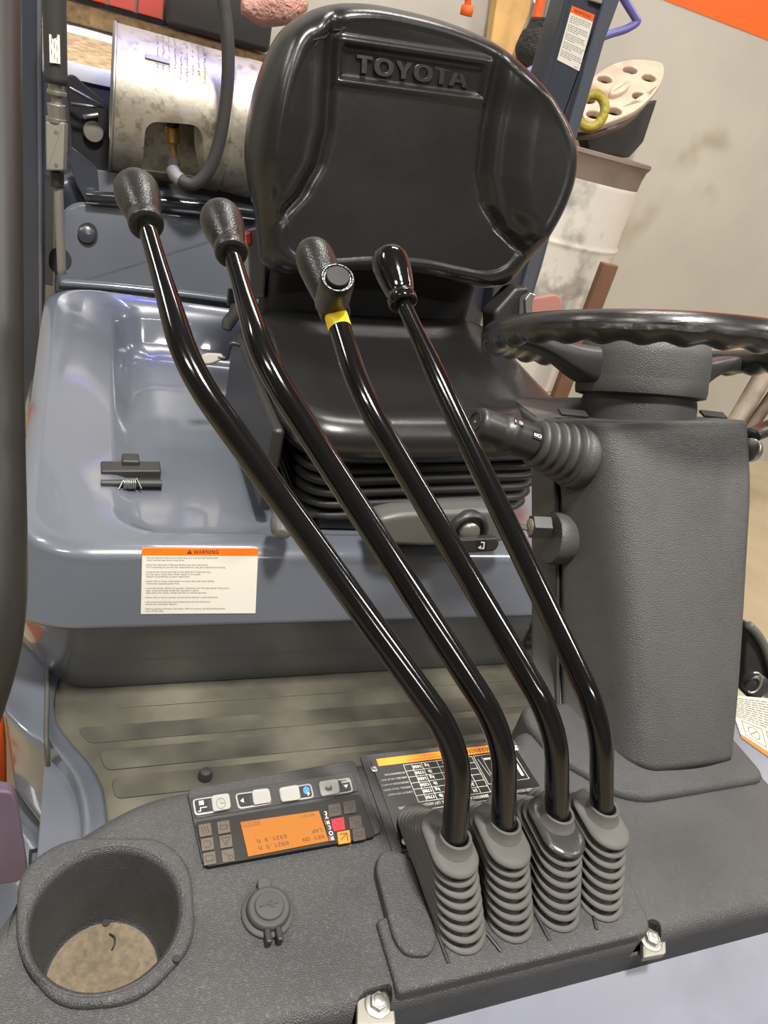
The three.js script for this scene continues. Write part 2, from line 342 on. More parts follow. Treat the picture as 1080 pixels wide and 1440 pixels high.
// ---------- engine hood ----------
const HX0 = -0.135, HX1 = 1.112, HZ0 = -0.858, HZ1 = -1.82;
{
  const rr = (x0, x1, z0, z1, r, y, n = 14, m = 26) => {          // z0 is the front; m steps along each straight
    const o = [], put = (x, z) => o.push(V(x, typeof y === 'function' ? y(x, z) : y, z));
    const arc = (cx, cz, a0) => { for (let i = 0; i < n; i++) { const a = a0 + i / n * Math.PI / 2; put(cx + Math.cos(a) * r, cz + Math.sin(a) * r); } };
    const line = (ax, az, bx, bz) => { for (let i = 0; i < m; i++) put(lerp(ax, bx, i / m), lerp(az, bz, i / m)); };
    line(x0 + r, z0, x1 - r, z0);
    for (let i = 0; i < n; i++) { const a = Math.PI / 2 - i / n * Math.PI / 2; put(x1 - r + Math.cos(a) * r, z0 - r + Math.sin(a) * r); }
    line(x1, z0 - r, x1, z1 + r);
    for (let i = 0; i < n; i++) { const a = -i / n * Math.PI / 2; put(x1 - r + Math.cos(a) * r, z1 + r + Math.sin(a) * r); }
    line(x1 - r, z1, x0 + r, z1);
    for (let i = 0; i < n; i++) { const a = -Math.PI / 2 - i / n * Math.PI / 2; put(x0 + r + Math.cos(a) * r, z1 + r + Math.sin(a) * r); }
    line(x0, z1 + r, x0, z0 - r);
    for (let i = 0; i < n; i++) { const a = Math.PI - i / n * Math.PI / 2; put(x0 + r + Math.cos(a) * r, z0 - r + Math.sin(a) * r); }
    return o;
  };
  const out = (d, y, r = 0.13) => rr(HX0 + d, HX1 - d, HZ0 - d, HZ1 + d, Math.max(r - d * 0.6, 0.03), y);
  const rise = (k) => (x, z) => k + 0.105 * sstep(-1.0, -1.75, z);
  const apron = [out(0.072, 0.472), out(0.065, 0.473), out(0.006, 0.653), out(0.004, 0.657), out(0.03, 0.6585)];
  const rings = [out(0.02, 0.6565), out(0.002, 0.6575), out(0.0, 0.662), out(0.002, 0.667), out(0.0301, 0.752)];
  for (let i = 0; i <= 8; i++) { const a = i / 8 * Math.PI / 2; rings.push(out(0.0315 + 0.03 * (1 - Math.cos(a)), rise(0.755 + 0.021 * Math.sin(a)))); }
  const tray = (d, k, r) => rr(0.03 + d, 0.97 - d, -0.94 - d * 0.4, -1.735 + d, Math.max(r - 0.05, 0.018), k);
  const blendRing = (a, b, t) => a.map((p, i) => p.clone().lerp(b[i], t));
  const last = rings[rings.length - 1], lip = tray(0, (x, z) => 0.7765 + 0.085 * sstep(-1.1, -1.7, z), 0.12);
  rings.push(blendRing(last, lip, 0.5)); rings.push(lip);
  rings.push(tray(0.012, (x, z) => 0.775 + 0.065 * sstep(-1.1, -1.7, z), 0.115)); rings.push(tray(0.03, (x, z) => 0.768 + 0.025 * sstep(-1.1, -1.7, z), 0.1)); rings.push(tray(0.05, 0.766, 0.09)); rings.push(tray(0.1, 0.765, 0.07)); rings.push(tray(0.3, 0.765, 0.02));
  const hood = thing('engine_hood', 'wide glossy slate blue engine hood with a shallow tray under the seat', 'hood', V(0.5, 0.47, -1.35));
  part(hood, 'shell', flip(loft(rings, { cap1: false })), M.slate);
  part(hood, 'lower_apron', flip(loft(apron)), M.slate);
  part(hood, 'tray_floor', slab(frame(V(0, 0.7652, 0), V(0, 1, 0)), rrect(0.501, 1.327, 0.6, 0.6, 0.02), 0.004), M.slate);
  // the step-down notch low at the left corner and the small vent at the right
  const ff = frame(V(0, 0.563, HZ0 - 0.0355), V(0, -0.328, 1));
  const vent = roundPoly(px2(ff, [[752, 872], [790, 872], [790, 911], [732, 912]]), 0.012);
  part(hood, 'vent', slab(ff, vent, 0.02, 0.003, { h: 0.006 }), M.slateDark);
  for (let i = 0; i < 3; i++) part(hood, 'vent_slot', slab(ff, roundPoly(px2(ff, [[748 - i * 5, 880 + i * 11], [784, 879 + i * 11], [784, 885 + i * 11], [745 - i * 5, 886 + i * 11]]), 0.002), 0.004, 0.0005, { h: 0.0075 }), M.matteBlack);
  // warning sheet
  const fd = frame(V(0, 0.7095, HZ0 - 0.016), V(0, 0.33, 1));
  const c = px2(fd, [[200, 770], [363, 771], [359, 862], [198, 863]]);
  const t = canvasTex(1024, 576, (x, w, h) => {
    x.fillStyle = '#d9d5ca'; x.fillRect(0, 0, w, h); x.fillStyle = '#f5720f'; x.fillRect(0, 0, w, 66);
    x.fillStyle = '#3a2a20'; x.font = 'bold 46px sans-serif'; x.fillText('WARNING', 440, 50);
    x.beginPath(); x.moveTo(380, 52); x.lineTo(404, 12); x.lineTo(428, 52); x.fill(); x.fillStyle = '#f5720f'; x.font = 'bold 30px sans-serif'; x.fillText('!', 399, 48);
    x.fillStyle = '#6b675f'; x.font = 'bold 20px sans-serif';
    const L = ['Do not operate this truck unless you are trained and authorized.', '  Only trained operators may drive.', '', 'Read the Operator\'s Manual before you start the truck.', '  If it is missing or you do not understand it, ask your supervisor for help.', '',
      'Inspect the truck each day as the Operator\'s Manual says.', '  Do not use a truck that needs repair or is unsafe.', '  Report all problems to your supervisor.', '',
      'Never lift or carry a load wider or taller than the truck allows.', '  Check the capacity plate first.', '', 'Look and listen. Watch for people, obstacles and the way ahead. Keep arms,', '  legs, head and body inside the operator\'s place.', '  Slow down for turns, ramps and wet or uneven ground.', '',
      'Never lift or carry a person on the forks without a work platform.', '', 'Lift and travel with the mast tilted back and the forks low.', '  Watch for overhead objects.', '', 'Before getting off lower the forks, shift to neutral, set the parking brake,', '  turn off the key.'];
    L.forEach((s, i) => { if (s) x.fillText((s[0] === ' ' ? '' : '• ') + s, 28, 92 + i * 20.3, 960); });
  });
  const deco = part(hood, 'warning_label', print(fd, c, 0.0012, 0.0012), std({ name: 'warning print', map: t, roughness: 0.45 }), 'white warning label with an orange WARNING header');
  deco.userData.text = 'WARNING';
}
// latch set into the hood
{
  const y = 0.766, f = frame(V(0, y, 0), V(0, 1, 0)), p = (a, b, h = y) => at(a, b, { y: h });
  const c = p(184, 676), t = thing('hood_latch', 'small black hood release latch with a steel spring in the hood tray', 'latch', c);
  const A = px2(f, [[141, 661], [224, 661], [227, 690], [142, 690]]);
  part(t, 'pocket', slab(f, A, 0.006, 0.001, { h: 0.004 }), M.matteBlack);
  part(t, 'cover_plate', slab(f, roundPoly(px2(f, [[141, 660], [224, 660], [226, 674], [142, 675]]), 0.003), 0.016, 0.003, { h: 0.017 }), M.latch);
  part(t, 'thumb_tab', slab(f, roundPoly(px2(f, [[170, 655], [194, 655], [196, 667], [171, 667]]), 0.004), 0.022, 0.004, { h: 0.026 }), M.latch);
  part(t, 'hinge_bar', sweep([p(142, 680, y + 0.012), p(227, 680, y + 0.012)], 0.0065, { straight: true }), M.latch);
  const s0 = p(174, 680, y + 0.014), s1 = p(192, 680, y + 0.014), sp = [];
  for (let i = 0; i <= 110; i++) { const k = i / 110, a = k * 7 * Math.PI * 2; sp.push(s0.clone().lerp(s1, k).add(V(0, Math.cos(a) * 0.0085, Math.sin(a) * 0.0085))); }
  sp.unshift(p(167, 688, y + 0.01)); sp.push(p(199, 687, y + 0.01));
  part(t, 'spring', sweep(sp, 0.0011, { straight: true, seg: 6 }), M.steel);
  part(t, 'slot_plate', slab(f, px2(f, [[143, 691], [174, 690], [174, 698], [143, 699]]), 0.003, 0.0005, { h: 0.004 }), M.slateDark);
}

// ---------- floor mat, tread and side fenders ----------
{
  const y = 0.47, f = frame(V(0, y, 0), V(0, 1, 0));
  solo('floor_plate', 'slate blue floor plate of the truck under the rubber mat', 'plate', U(slab(frame(V(0, y - 0.012, 0), V(0, 1, 0)), [[-0.05, 0.2], [1.2, 0.2], [1.2, 0.98], [-0.05, 0.98]], 0.03, 0.003)), M.slate);
  const blot = fbm(512, 4, 5, 131), sm = fbm(512, 5, 3, 151);
  M.mat.map = tex(512, (i) => { const v = 0.82 + 0.7 * (blot[i] - 0.5) + 0.15 * (fine[i] - 0.5); return [v, v * 0.985, v * 0.93]; }, true, 0.55);
  M.pad.map = tex(512, (i) => { const v = 0.85 + 0.6 * (sm[i] - 0.5) + 0.2 * (fine[i] - 0.5); return [v, v * 0.985, v * 0.94]; }, true, 0.42);
  const edge = [[92, 946], [110, 950], [190, 975], [260, 985]].length && [[78, 960], [84, 943], [110, 950], [150, 975]];
  const left = [[77, 975], [76, 1005], [80, 1025], [93, 1040], [115, 1062], [132, 1085], [143, 1110], [148, 1140]];
  const poly = [...edge.slice(1), ...[]].map((q) => to2(f, at(q[0], q[1], { y }))), lo = left.map((q) => to2(f, at(q[0], q[1], { y })));
  const outline = [[1.1, 0.98], [0.05, 0.98], [-0.048, 0.985], poly[0], ...lo, [0.06, 0.3], [1.1, 0.3]];
  const mat = thing('floor_mat', 'dusty ribbed rubber floor mat in front of the engine hood', 'mat', V(0.5, y, -0.7));
  part(mat, 'sheet', U(slab(f, roundPoly(outline, 0.012, 3), 0.012, 0.003)), M.mat);
  const rows = [[[112, 1024], [128, 1046], 1017], [[143, 1056], [152, 1084], 0], [[160, 1094], [166, 1124], 0]];
  for (const [a, b] of rows) {
    const p = at(a[0], a[1], { y }), q = at(b[0], b[1], { y });
    part(mat, 'tread_pad', U(slab(f, roundPoly([[Math.min(p.x, q.x) - 0.004, -p.z], [1.02, -p.z], [1.02, -q.z], [Math.max(p.x, q.x) - 0.004, -q.z]], 0.012), 0.006, 0.0018, { h: 0.0022 })), M.pad);
  }
  { const p = at(166, 992, { y }), q = at(170, 996, { y }); part(mat, 'rib', U(slab(f, [[p.x, -p.z], [1.05, -p.z], [1.05, -q.z], [p.x, -q.z]], 0.006, 0.0015, { h: 0.002 })), M.mat); }

  { const o = at(288, 1094, { y }), t2 = solo('floor_peg', 'small black rubber peg standing on the mat behind the dash display', 'peg', turned(o, V(0, 1, 0), [[0.011, 0], [0.011, 0.008], [0.008, 0.016], [0, 0.018]], 20), M.hose); }
  // fenders: rows of points from the hood forward, over the edge and down
  const grid = (rows, thick) => {
    const R = rows.map((r) => new THREE.CatmullRomCurve3(r).getPoints(14));
    const cols = [];
    for (let j = 0; j <= 14; j++) cols.push(new THREE.CatmullRomCurve3(R.map((r) => r[j]), false, 'centripetal').getPoints(30));
    const topG = [], botG = [];
    for (let i = 0; i <= 30; i++) { topG.push(cols.map((c) => c[i])); }
    const cen = V(); let k = 0; topG.forEach((r) => r.forEach((p) => { cen.add(p); k++; })); cen.multiplyScalar(1 / k);
    const rings = topG.map((r, i) => { const back = r.map((p) => p.clone().add(V(0, -thick, -thick))).reverse(); return [...r, ...back]; });
    return loft(rings, { cap0: true, cap1: true });
  };
  const hi = 0.485;
  const A = grid([
    [at(30, 900, { y: hi }), at(48, 917, { y: hi }), at(66, 935, { y: hi })],
    [at(10, 960, { y: hi }), at(40, 985, { y: hi }), at(65, 992, { y: hi })],
    [at(6, 1000, { y: hi }), at(38, 1030, { y: hi }), at(64, 1044, { y: hi })],
    [at(8, 1012, { y: hi - 0.012 }), at(40, 1043, { y: hi - 0.012 }), at(65, 1056, { y: hi - 0.012 })],
    [at(12, 1045, { y: hi - 0.07 }), at(42, 1075, { y: hi - 0.07 }), at(66, 1090, { y: hi - 0.07 })],
    [at(22, 1110, { y: hi - 0.18 }), at(46, 1140, { y: hi - 0.18 }), at(69, 1166, { y: hi - 0.18 })],
  ], 0.02);
  const fa = thing('side_fender', 'outer slate blue fender panel left of the rubber seam beside the mat', 'fender', at(40, 1000, { y: 0.3 }));
  part(fa, 'panel', A, M.slate);
  part(fa, 'seam_strip', sweep([at(67, 936, { y: hi }), at(66, 995, { y: hi }), at(65.5, 1044, { y: hi }), at(67, 1060, { y: hi - 0.014 }), at(68, 1095, { y: hi - 0.07 }), at(71, 1168, { y: hi - 0.18 }), at(74, 1188, { y: hi - 0.2 })].map((p, i) => p.lerp(camera.position, i > 3 ? 0.016 : 0.008)), 0.0035, { n: 60, seg: 8 }), M.rubber);
  const D = [[68, 936, 0.001], [67.5, 990, 0.004], [69, 1062, 0.024], [70.5, 1100, 0.075], [73, 1140, 0.13], [77, 1176, 0.175], [86, 1202, 0.2], [98, 1225, 0.21]];
  const C = [[72, 937], [69, 987], [70, 1040], [85, 1062], [104, 1088], [115, 1118], [119, 1155], [117, 1200]];
  const E = [[86, 944], [76, 985], [79, 1014], [96, 1040], [126, 1075], [144, 1110], [151, 1150], [156, 1190]];
  const B = grid(C.map((c, i) => { const m = at(E[i][0], E[i][1], { y: hi - 0.01 }), k = at(c[0], c[1], { y: hi }), d = at(D[i][0], D[i][1], { y: hi - D[i][2] }); return [d, d.clone().lerp(k, 0.5).add(V(-0.001, 0.002, 0.002)), k.clone().lerp(d, 0.12), k, k.clone().lerp(m, 0.5), m]; }), 0.02);
  const fb = thing('inner_fender', 'inner slate blue fender panel curving around the left edge of the mat', 'fender', at(100, 1080, { y: 0.3 }));
  part(fb, 'panel', B, M.slate);
  // step below the fenders
  const fs = frame(V(0, 0.26, 0), V(0, 1, 0));
  const st = thing('step_plate', 'slate blue entry step with a slot below the left fender', 'step', at(40, 1200, { y: 0.2 }));
  part(st, 'tread', slab(fs, roundPoly(px2(fs, [[-30, 1090], [20, 1105], [100, 1215], [100, 1330], [-30, 1330]]), 0.01), 0.03, 0.004), M.slate);
  part(st, 'slot_rim', slab(fs, roundPoly(px2(fs, [[41, 1196], [57, 1193], [55, 1216], [40, 1218]]), 0.003), 0.006, 0.0012, { h: 0.0035, holes: [roundPoly(px2(fs, [[44, 1199], [54, 1197], [52, 1213], [43, 1215]]), 0.002)] }), M.matteBlack);
}

// ---------- control panel ----------
const CY = 0.97, fp = frame(V(0, CY, 0), V(0, 1, 0));     // 2D there: [x, -z]
{
  const CUP = [0.017, 0.2515], CR = 0.0405;
  const panel = thing('dashboard', 'black textured plastic dash panel with cup holder and lever housing', 'dashboard', V(0.25, CY - 0.1, -0.25));
  // main slab in two levels of the same outline
  const notchA = [[501, 1412], [506, 1398], [516, 1390], [551, 1382], [563, 1455], [500, 1462]], notchB = [[901, 1314], [906, 1298], [916, 1291], [928, 1295], [936, 1312], [938, 1355], [902, 1362]];
  const notches = () => [notchA, notchB].map((l) => slab(fp, roundPoly(px2(fp, l), 0.003, 3), 0.1, 0, { h: 0.08 }));
  const outline = smoothPoly([[-0.12, 0.14], [-0.085, 0.2], [-0.052, 0.245], [-0.036, 0.272], [-0.012, 0.303], [0.015, 0.323], [0.05, 0.337], [0.1, 0.342]], 40).slice(0, 35);
  const rim = [[-0.12, 0.1715], [-0.07, 0.222], [-0.046, 0.252], [-0.032, 0.277], [-0.013, 0.303], [0.015, 0.322], [0.044, 0.335], [0.1, 0.3415], [0.206, 0.345], [0.35, 0.347], [0.36, 0.36], [0.587, 0.36], [0.587, 0.1715], [0.0, 0.1715]];
  part(panel, 'panel_top', U(cut(bore(slab(fp, roundPoly(rim, 0.03, 5), 0.07, 0.013, { seg: 6 }), V(CUP[0], CY, -CUP[1]), CR + 0.006), notches())), M.panel);
  // cup holder: raised rounded-square bezel, walls and bottom
  const bez = roundPoly(px2(fp, [[22, 1345], [25, 1228], [92, 1182], [228, 1182], [268, 1222], [276, 1330], [196, 1415], [80, 1424]]), 0.016, 6);
  const cup = part(panel, 'cup_holder', U(merge([bore(slab(fp, bez, 0.012, 0.0035, { h: 0.005 }), V(CUP[0], CY, -CUP[1]), CR + 0.003),
    turned(V(CUP[0], CY, -CUP[1]), V(0, 1, 0), [[CR + 0.0045, 0.0052], [CR + 0.002, 0.0042], [CR, 0.0005], [CR - 0.001, -0.02], [CR - 0.003, -0.05], [CR - 0.0045, -0.063], [CR - 0.007, -0.0655], [0, -0.066]], 64),
    turned(V(CUP[0], CY, -CUP[1]), V(0, 1, 0), [[0, -0.07], [CR + 0.006, -0.069], [CR + 0.011, -0.02], [CR + 0.012, 0]], 48)])), M.panel);
  const bb = bases.get(panel);
  { // dusty floor of the cup, drain hole and debris as sub-parts
    const o = V(CUP[0], CY - 0.0645, -CUP[1]), g = turned(o, V(0, 1, 0), [[0.0335, 0], [0.033, 0.0004], [0, 0.0005]], 48);
    const dustT = tex(256, ((a) => (i) => { const v = 0.85 + 0.3 * (a[i] - 0.5); return [v, v * 0.93, v * 0.82]; })(fib), true, 0.05);
    part(cup, 'dusty_bottom', U(g), std({ name: 'cup holder dust', color: lin(0.21, 0.195, 0.17), map: dustT, roughness: 0.9 }), 'bottom of the cup holder under brown dust');
    const d = at(149, 1298, { y: CY - 0.064 }); part(cup, 'drain_hole', turned(d, V(0, 1, 0), [[0.0026, 0], [0.0024, 0.0006], [0, 0.0006]], 16), M.matteBlack);
    part(cup, 'debris', sweep([at(154, 1313, { y: CY - 0.063 }), at(161, 1318, { y: CY - 0.062 }), at(161, 1328, { y: CY - 0.063 }), at(157, 1336, { y: CY - 0.063 })], 0.0006, { n: 16, seg: 6 }), M.matteBlack, 'black curled crumb in the cup holder');
    const h = at(248, 1348, { y: CY + 0.006 }); part(cup, 'screw_hole', turned(h, V(0, 1, 0), [[0.0022, 0], [0.002, 0.0005], [0, 0.0005]], 16), M.matteBlack);
  }
  // lever housing
  const hs = px2(fp, [[527, 1285], [556, 1396], [640, 1376], [905, 1312], [928, 1290], [897, 1183], [880, 1140], [852, 1098], [800, 1120], [790, 1180], [590, 1210], [560, 1260]]);
  const hs2 = [[0.1775, 0.219], [0.1775, 0.174], [0.366, 0.174], [0.372, 0.181], [0.38, 0.23], [0.372, 0.255], [0.372, 0.285], [0.345, 0.29], [0.345, 0.262], [0.215, 0.262], [0.213, 0.222]];
  part(panel, 'lever_housing', U(slab(fp, roundPoly(hs2, 0.004, 4), 0.05, 0.003, { h: 0.0045 })), M.panel);
  part(panel, 'raised_pad', U(slab(fp, roundPoly(px2(fp, [[533, 1203], [572, 1208], [612, 1330], [600, 1354], [566, 1352], [550, 1330], [524, 1228]]), 0.012, 6), 0.012, 0.0025, { h: 0.0085 })), M.panel);
  for (const [a, b] of [[[575, 1208], [631, 1354]], [[650, 1270], [705, 1338]], [[745, 1270], [773, 1322]], [[830, 1268], [839, 1307]]]) {
    const p = at(a[0], a[1], { y: CY + 0.005 }), q = at(b[0], b[1], { y: CY + 0.005 });
    part(panel, 'housing_rib', sweep([p, q], 0.0013, { straight: true, seg: 8 }), M.smoothBlack);
  }
  // foot under the steering column
  const pod = px2(frame(V(0, 1.0, 0), V(0, 1, 0)), [[733, 1003], [786, 1060], [846, 1092], [880, 1122], [905, 1150]]);
  const podO = [[0.366, 0.362], [0.374, 0.322], [0.398, 0.297], [0.41, 0.28], [0.435, 0.27], [0.578, 0.272], [0.578, 0.38], [0.372, 0.38]];
  part(panel, 'column_foot', U(slab(frame(V(0, 0.977, 0), V(0, 1, 0)), roundPoly(podO, 0.014, 4), 0.08, 0.0065, { seg: 6 })), M.panel);
  // brackets with bolts at the front edge
  const boltAt = (px, py, pl) => {
    const fb = frame(V(0, CY - 0.011, 0), V(0, 1, 0));
    const b = part(panel, 'mounting_tab', slab(fb, roundPoly(px2(fb, pl), 0.002, 3), 0.006, 0.001), M.dullSteel);
    part(b, 'bolt', hexBolt(onFrame(fb, px, py), V(0, 1, 0), 0.0056, 0.005), M.steel);
  };
  boltAt(531, 1412, [[502, 1399], [513, 1380], [550, 1375], [557, 1441], [502, 1443]]);
  boltAt(915, 1322, [[903, 1296], [910, 1283], [928, 1282], [936, 1306], [937, 1341], [905, 1347]]);
  // front skirt below the edge
  part(panel, 'skirt', U(cut(rbox(frame(V(0.237, CY - 0.026, -0.179), V(0, 0.12, 1)), 0.7, 0.044, 0.012, 0.003), notches())), M.panel);
}
// slate cowl in front of the panel
{
  const f = frame(V(0.3, 0.948, -0.15), V(0, 0.9, 0.42));
  solo('front_cowl', 'smooth slate blue cowl below the front edge of the dash panel', 'cowl', U(slab(frame(V(0.4, 0.906, -0.11), V(0, 0.93, 0.36)), rrect(0.2, -0.02, 1.9, 0.22, 0.01), 0.03, 0.006)), M.cowl);
}
// information display: writing faces the driver, so it reads from the other side
{
  const f = fp, H = 0.003;
  const c = at(395, 1150, { y: CY }), t = thing('dash_display', 'black dash display with orange screen and four white buttons', 'display', c);
  const outer = px2(f, [[262, 1113], [497, 1071], [538, 1174], [285, 1221]]);
  part(t, 'bezel', U(slab(f, roundPoly(outer, 0.006, 5), 0.012, 0.0016, { h: H })), M.panel);
  const ft = frame(V(0, CY + H, 0), V(0, 1, 0)), q = (l) => px2(ft, l);
  part(t, 'button_strip', slab(ft, roundPoly(q([[268, 1121], [495, 1086], [505, 1113], [274, 1152]]), 0.003), 0.003, 0.0004, { h: 0.0008 }), M.smoothBlack);
  const lens = part(t, 'lens', slab(ft, roundPoly(q([[274, 1157], [506, 1118], [528, 1177], [289, 1220]]), 0.003), 0.003, 0.0004, { h: 0.0008 }), phy({ name: 'smoked lens', color: lin(0.012, 0.011, 0.0095), roughness: 0.35, specularIntensity: 0.45 }));
  // orange screen
  const fl = frame(V(0, CY + H + 0.0008, 0), V(0, 1, 0)), ql = (l) => px2(fl, l);
  const scr = canvasTex(1024, 512, (x, w, h) => {
    x.fillStyle = '#ff9500'; x.fillRect(0, 0, w, h); x.fillStyle = '#8a4a08'; x.font = 'bold 80px monospace';
    x.fillText('KEY ON', 36, 110, 300); x.fillText('6921.9 h', 500, 110, 400); x.fillText('LAP', 36, 215, 150); x.fillText('6921.9 h', 500, 215, 400);
    x.font = '62px monospace'; x.fillText('RESET', 70, 480, 190); x.strokeStyle = '#8a4a08'; x.lineWidth = 5; x.fillText('RESET', 800, 480, 190); x.strokeRect(788, 424, 212, 70);
  });
  const sc = ql([[462, 1183], [349, 1205], [338, 1157], [448, 1141]]);
  part(lens, 'screen', print(fl, sc, 0.0006, 0.0008), std({ name: 'lit orange screen', color: 0x000000, emissive: 0xffffff, emissiveMap: scr, emissiveIntensity: 0.62, roughness: 0.6 }), 'lit orange screen reading KEY ON and LAP 6921.9 h');
  const icon = (quad, draw, name, label, m = {}) => {
    const tx = canvasTex(128, 128, draw);
    part(lens, name, print(fl, ql(quad), 0.0005, 0.0007), std({ map: tx, roughness: 0.4, ...(m.glow ? { emissive: 0xffffff, emissiveMap: tx, emissiveIntensity: m.glow, color: 0x111111 } : {}) }), label);
  };
  const lampBase = (x, bg, fg) => { x.fillStyle = bg; x.fillRect(0, 0, 128, 128); x.strokeStyle = x.fillStyle = fg; x.lineWidth = 9; };
  const sq = (cx, cy) => [[cx + 9, cy + 7], [cx - 8, cy + 10], [cx - 10, cy - 7], [cx + 7, cy - 10]];
  const dim = '#4c4137', ink = '#1f1a16';
  const glyphs = [(x) => { for (let i = 0; i < 3; i++) { x.beginPath(); x.moveTo(24 + i * 30, 24); x.lineTo(44 + i * 30, 104); x.stroke(); } }, (x) => { x.strokeRect(30, 44, 70, 40); x.beginPath(); x.moveTo(10, 64); x.lineTo(30, 64); x.stroke(); }, (x) => { x.beginPath(); x.arc(64, 64, 36, 0.4, 5.8); x.stroke(); }, (x) => { x.beginPath(); x.moveTo(64, 20); x.lineTo(112, 104); x.lineTo(16, 104); x.closePath(); x.stroke(); x.fillRect(59, 50, 10, 30); x.fillRect(59, 86, 10, 10); }, (x) => { x.strokeRect(22, 40, 84, 54); x.fillRect(34, 26, 16, 14); x.fillRect(78, 26, 16, 14); }, (x) => { x.beginPath(); x.arc(40, 40, 22, 0, 6.3); x.stroke(); x.beginPath(); x.moveTo(52, 52); x.lineTo(108, 108); x.stroke(); }];
  [[289, 1168], [315, 1164], [292, 1188], [318, 1184], [295, 1208], [321, 1204]].forEach(([a, b], i) => icon(sq(a, b), (x) => { lampBase(x, dim, ink); glyphs[i](x); }, 'warning_lamp'));
  [[471, 1140], [492, 1136], [500, 1157], [505, 1174]].forEach(([a, b], i) => icon(sq(a, b), (x) => { lampBase(x, '#3a302a', '#1d1814'); glyphs[(i * 2 + 1) % 6](x); }, 'warning_lamp'));
  icon(sq(476, 1160), (x) => { lampBase(x, '#ff1030', '#b00018'); x.beginPath(); x.arc(64, 64, 30, 0, 6.3); x.stroke(); x.fillRect(58, 48, 12, 32); }, 'warning_lamp', 'lit red warning lamp', { glow: 0.9 });
  icon(sq(484, 1178), (x) => { lampBase(x, '#ffa010', '#4c2c00'); x.beginPath(); x.moveTo(30, 20); x.lineTo(30, 100); x.lineTo(104, 100); x.moveTo(38, 96); x.lineTo(96, 36); x.stroke(); }, 'warning_lamp', 'lit amber warning lamp', { glow: 0.9 });
  const scale = canvasTex(128, 512, (x) => { x.fillStyle = '#0e0d0c'; x.fillRect(0, 0, 128, 512); x.fillStyle = '#e8e4dc'; x.font = 'bold 84px sans-serif'; x.fillText('H', 30, 80); x.fillText('C', 30, 260); x.fillText('H', 30, 345); x.fillText('C', 30, 508); x.strokeStyle = '#e8e4dc'; x.lineWidth = 10; x.beginPath(); x.arc(60, 135, 30, 0, 6.3); x.stroke(); x.beginPath(); x.moveTo(30, 390); x.lineTo(95, 390); x.moveTo(60, 390); x.lineTo(60, 440); x.stroke(); x.fillStyle = '#e02020'; x.fillRect(104, 20, 14, 70); x.fillRect(104, 290, 14, 70); });
  part(lens, 'gauge_scale', print(fl, ql([[473, 1183], [463, 1185], [452, 1142], [461, 1141]]), 0.0005, 0.0007), std({ map: scale, roughness: 0.4 }));
  // four buttons
  const fb = frame(V(0, CY + H + 0.0008, 0), V(0, 1, 0)), qb = (l) => px2(fb, l);
  const button = (frameQ, whiteQ, draw, dark) => {
    const tx = canvasTex(256, 128, draw);
    part(t, 'button_surround', slab(fb, roundPoly(qb(frameQ), 0.003, 5), 0.0012, 0.0003, { h: 0.0007, holes: [roundPoly(qb(frameQ.map(([a, b]) => { const cx = frameQ.reduce((s, v) => s + v[0], 0) / 4, cy = frameQ.reduce((s, v) => s + v[1], 0) / 4; return [cx + (a - cx) * 0.93, cy + (b - cy) * 0.86]; })), 0.0025, 5)] }), M.white);
    const bt = part(t, 'button', slab(fb, roundPoly(qb(whiteQ), 0.003, 5), 0.0025, 0.0009, { h: 0.0022 }), M.white, 'white push button');
    const fm = frame(V(0, CY + H + 0.003, 0), V(0, 1, 0));
    part(bt, 'symbol', print(fm, px2(fm, shrink(whiteQ, 0.82)), 0.0003, 0.0003), std({ color: lin(0.7, 0.7, 0.7), map: tx, roughness: 0.45 }));
    const td = canvasTex(128, 128, dark[1]);
    part(t, 'button_mark', print(fb, qb(shrink(dark[0], 0.86)), 0.0004, 0.0006), std({ map: td, roughness: 0.45 }));
  };
  const shrink = (Q, k) => { const cx = Q.reduce((s, v) => s + v[0], 0) / 4, cy = Q.reduce((s, v) => s + v[1], 0) / 4; const r = Q.map(([a, b]) => [cx + (a - cx) * k, cy + (b - cy) * k]); return [r[2], r[3], r[0], r[1]]; };
  // quads run top-left, top-right, bottom-right, bottom-left as the photograph shows them; the print turns them to face the driver
  const whiteBg = (x) => { x.fillStyle = '#aaa9a3'; x.fillRect(0, 0, 256, 128); x.fillStyle = x.strokeStyle = '#4a4844'; x.lineWidth = 6; };
  const darkBg = (x) => { x.fillStyle = '#141414'; x.fillRect(0, 0, 128, 128); x.fillStyle = x.strokeStyle = '#c4c2bb'; x.lineWidth = 8; };
  button([[270, 1125], [322, 1117], [325, 1139], [274, 1148]], [[296, 1121], [322, 1117], [325, 1139], [299, 1144]], (x) => { whiteBg(x); x.beginPath(); x.ellipse(128, 64, 74, 50, 0, 0, 6.3); x.stroke(); x.beginPath(); x.moveTo(60, 64); x.lineTo(128, 64); x.lineTo(128, 92); x.stroke(); }, [[[271, 1125], [294, 1121], [297, 1144], [275, 1147]], (x) => { darkBg(x); x.beginPath(); x.moveTo(20, 50); x.lineTo(84, 50); x.lineTo(84, 20); x.lineTo(110, 20); x.stroke(); x.fillRect(46, 74, 44, 40); }]);
  button([[330, 1117], [379, 1110], [382, 1131], [335, 1139]], [[353, 1113], [378, 1110], [382, 1130], [356, 1134]], (x) => whiteBg(x), [[[332, 1118], [351, 1114], [354, 1134], [336, 1138]], (x) => { darkBg(x); x.beginPath(); x.moveTo(70, 90); x.lineTo(110, 64); x.lineTo(70, 38); x.fill(); }]);
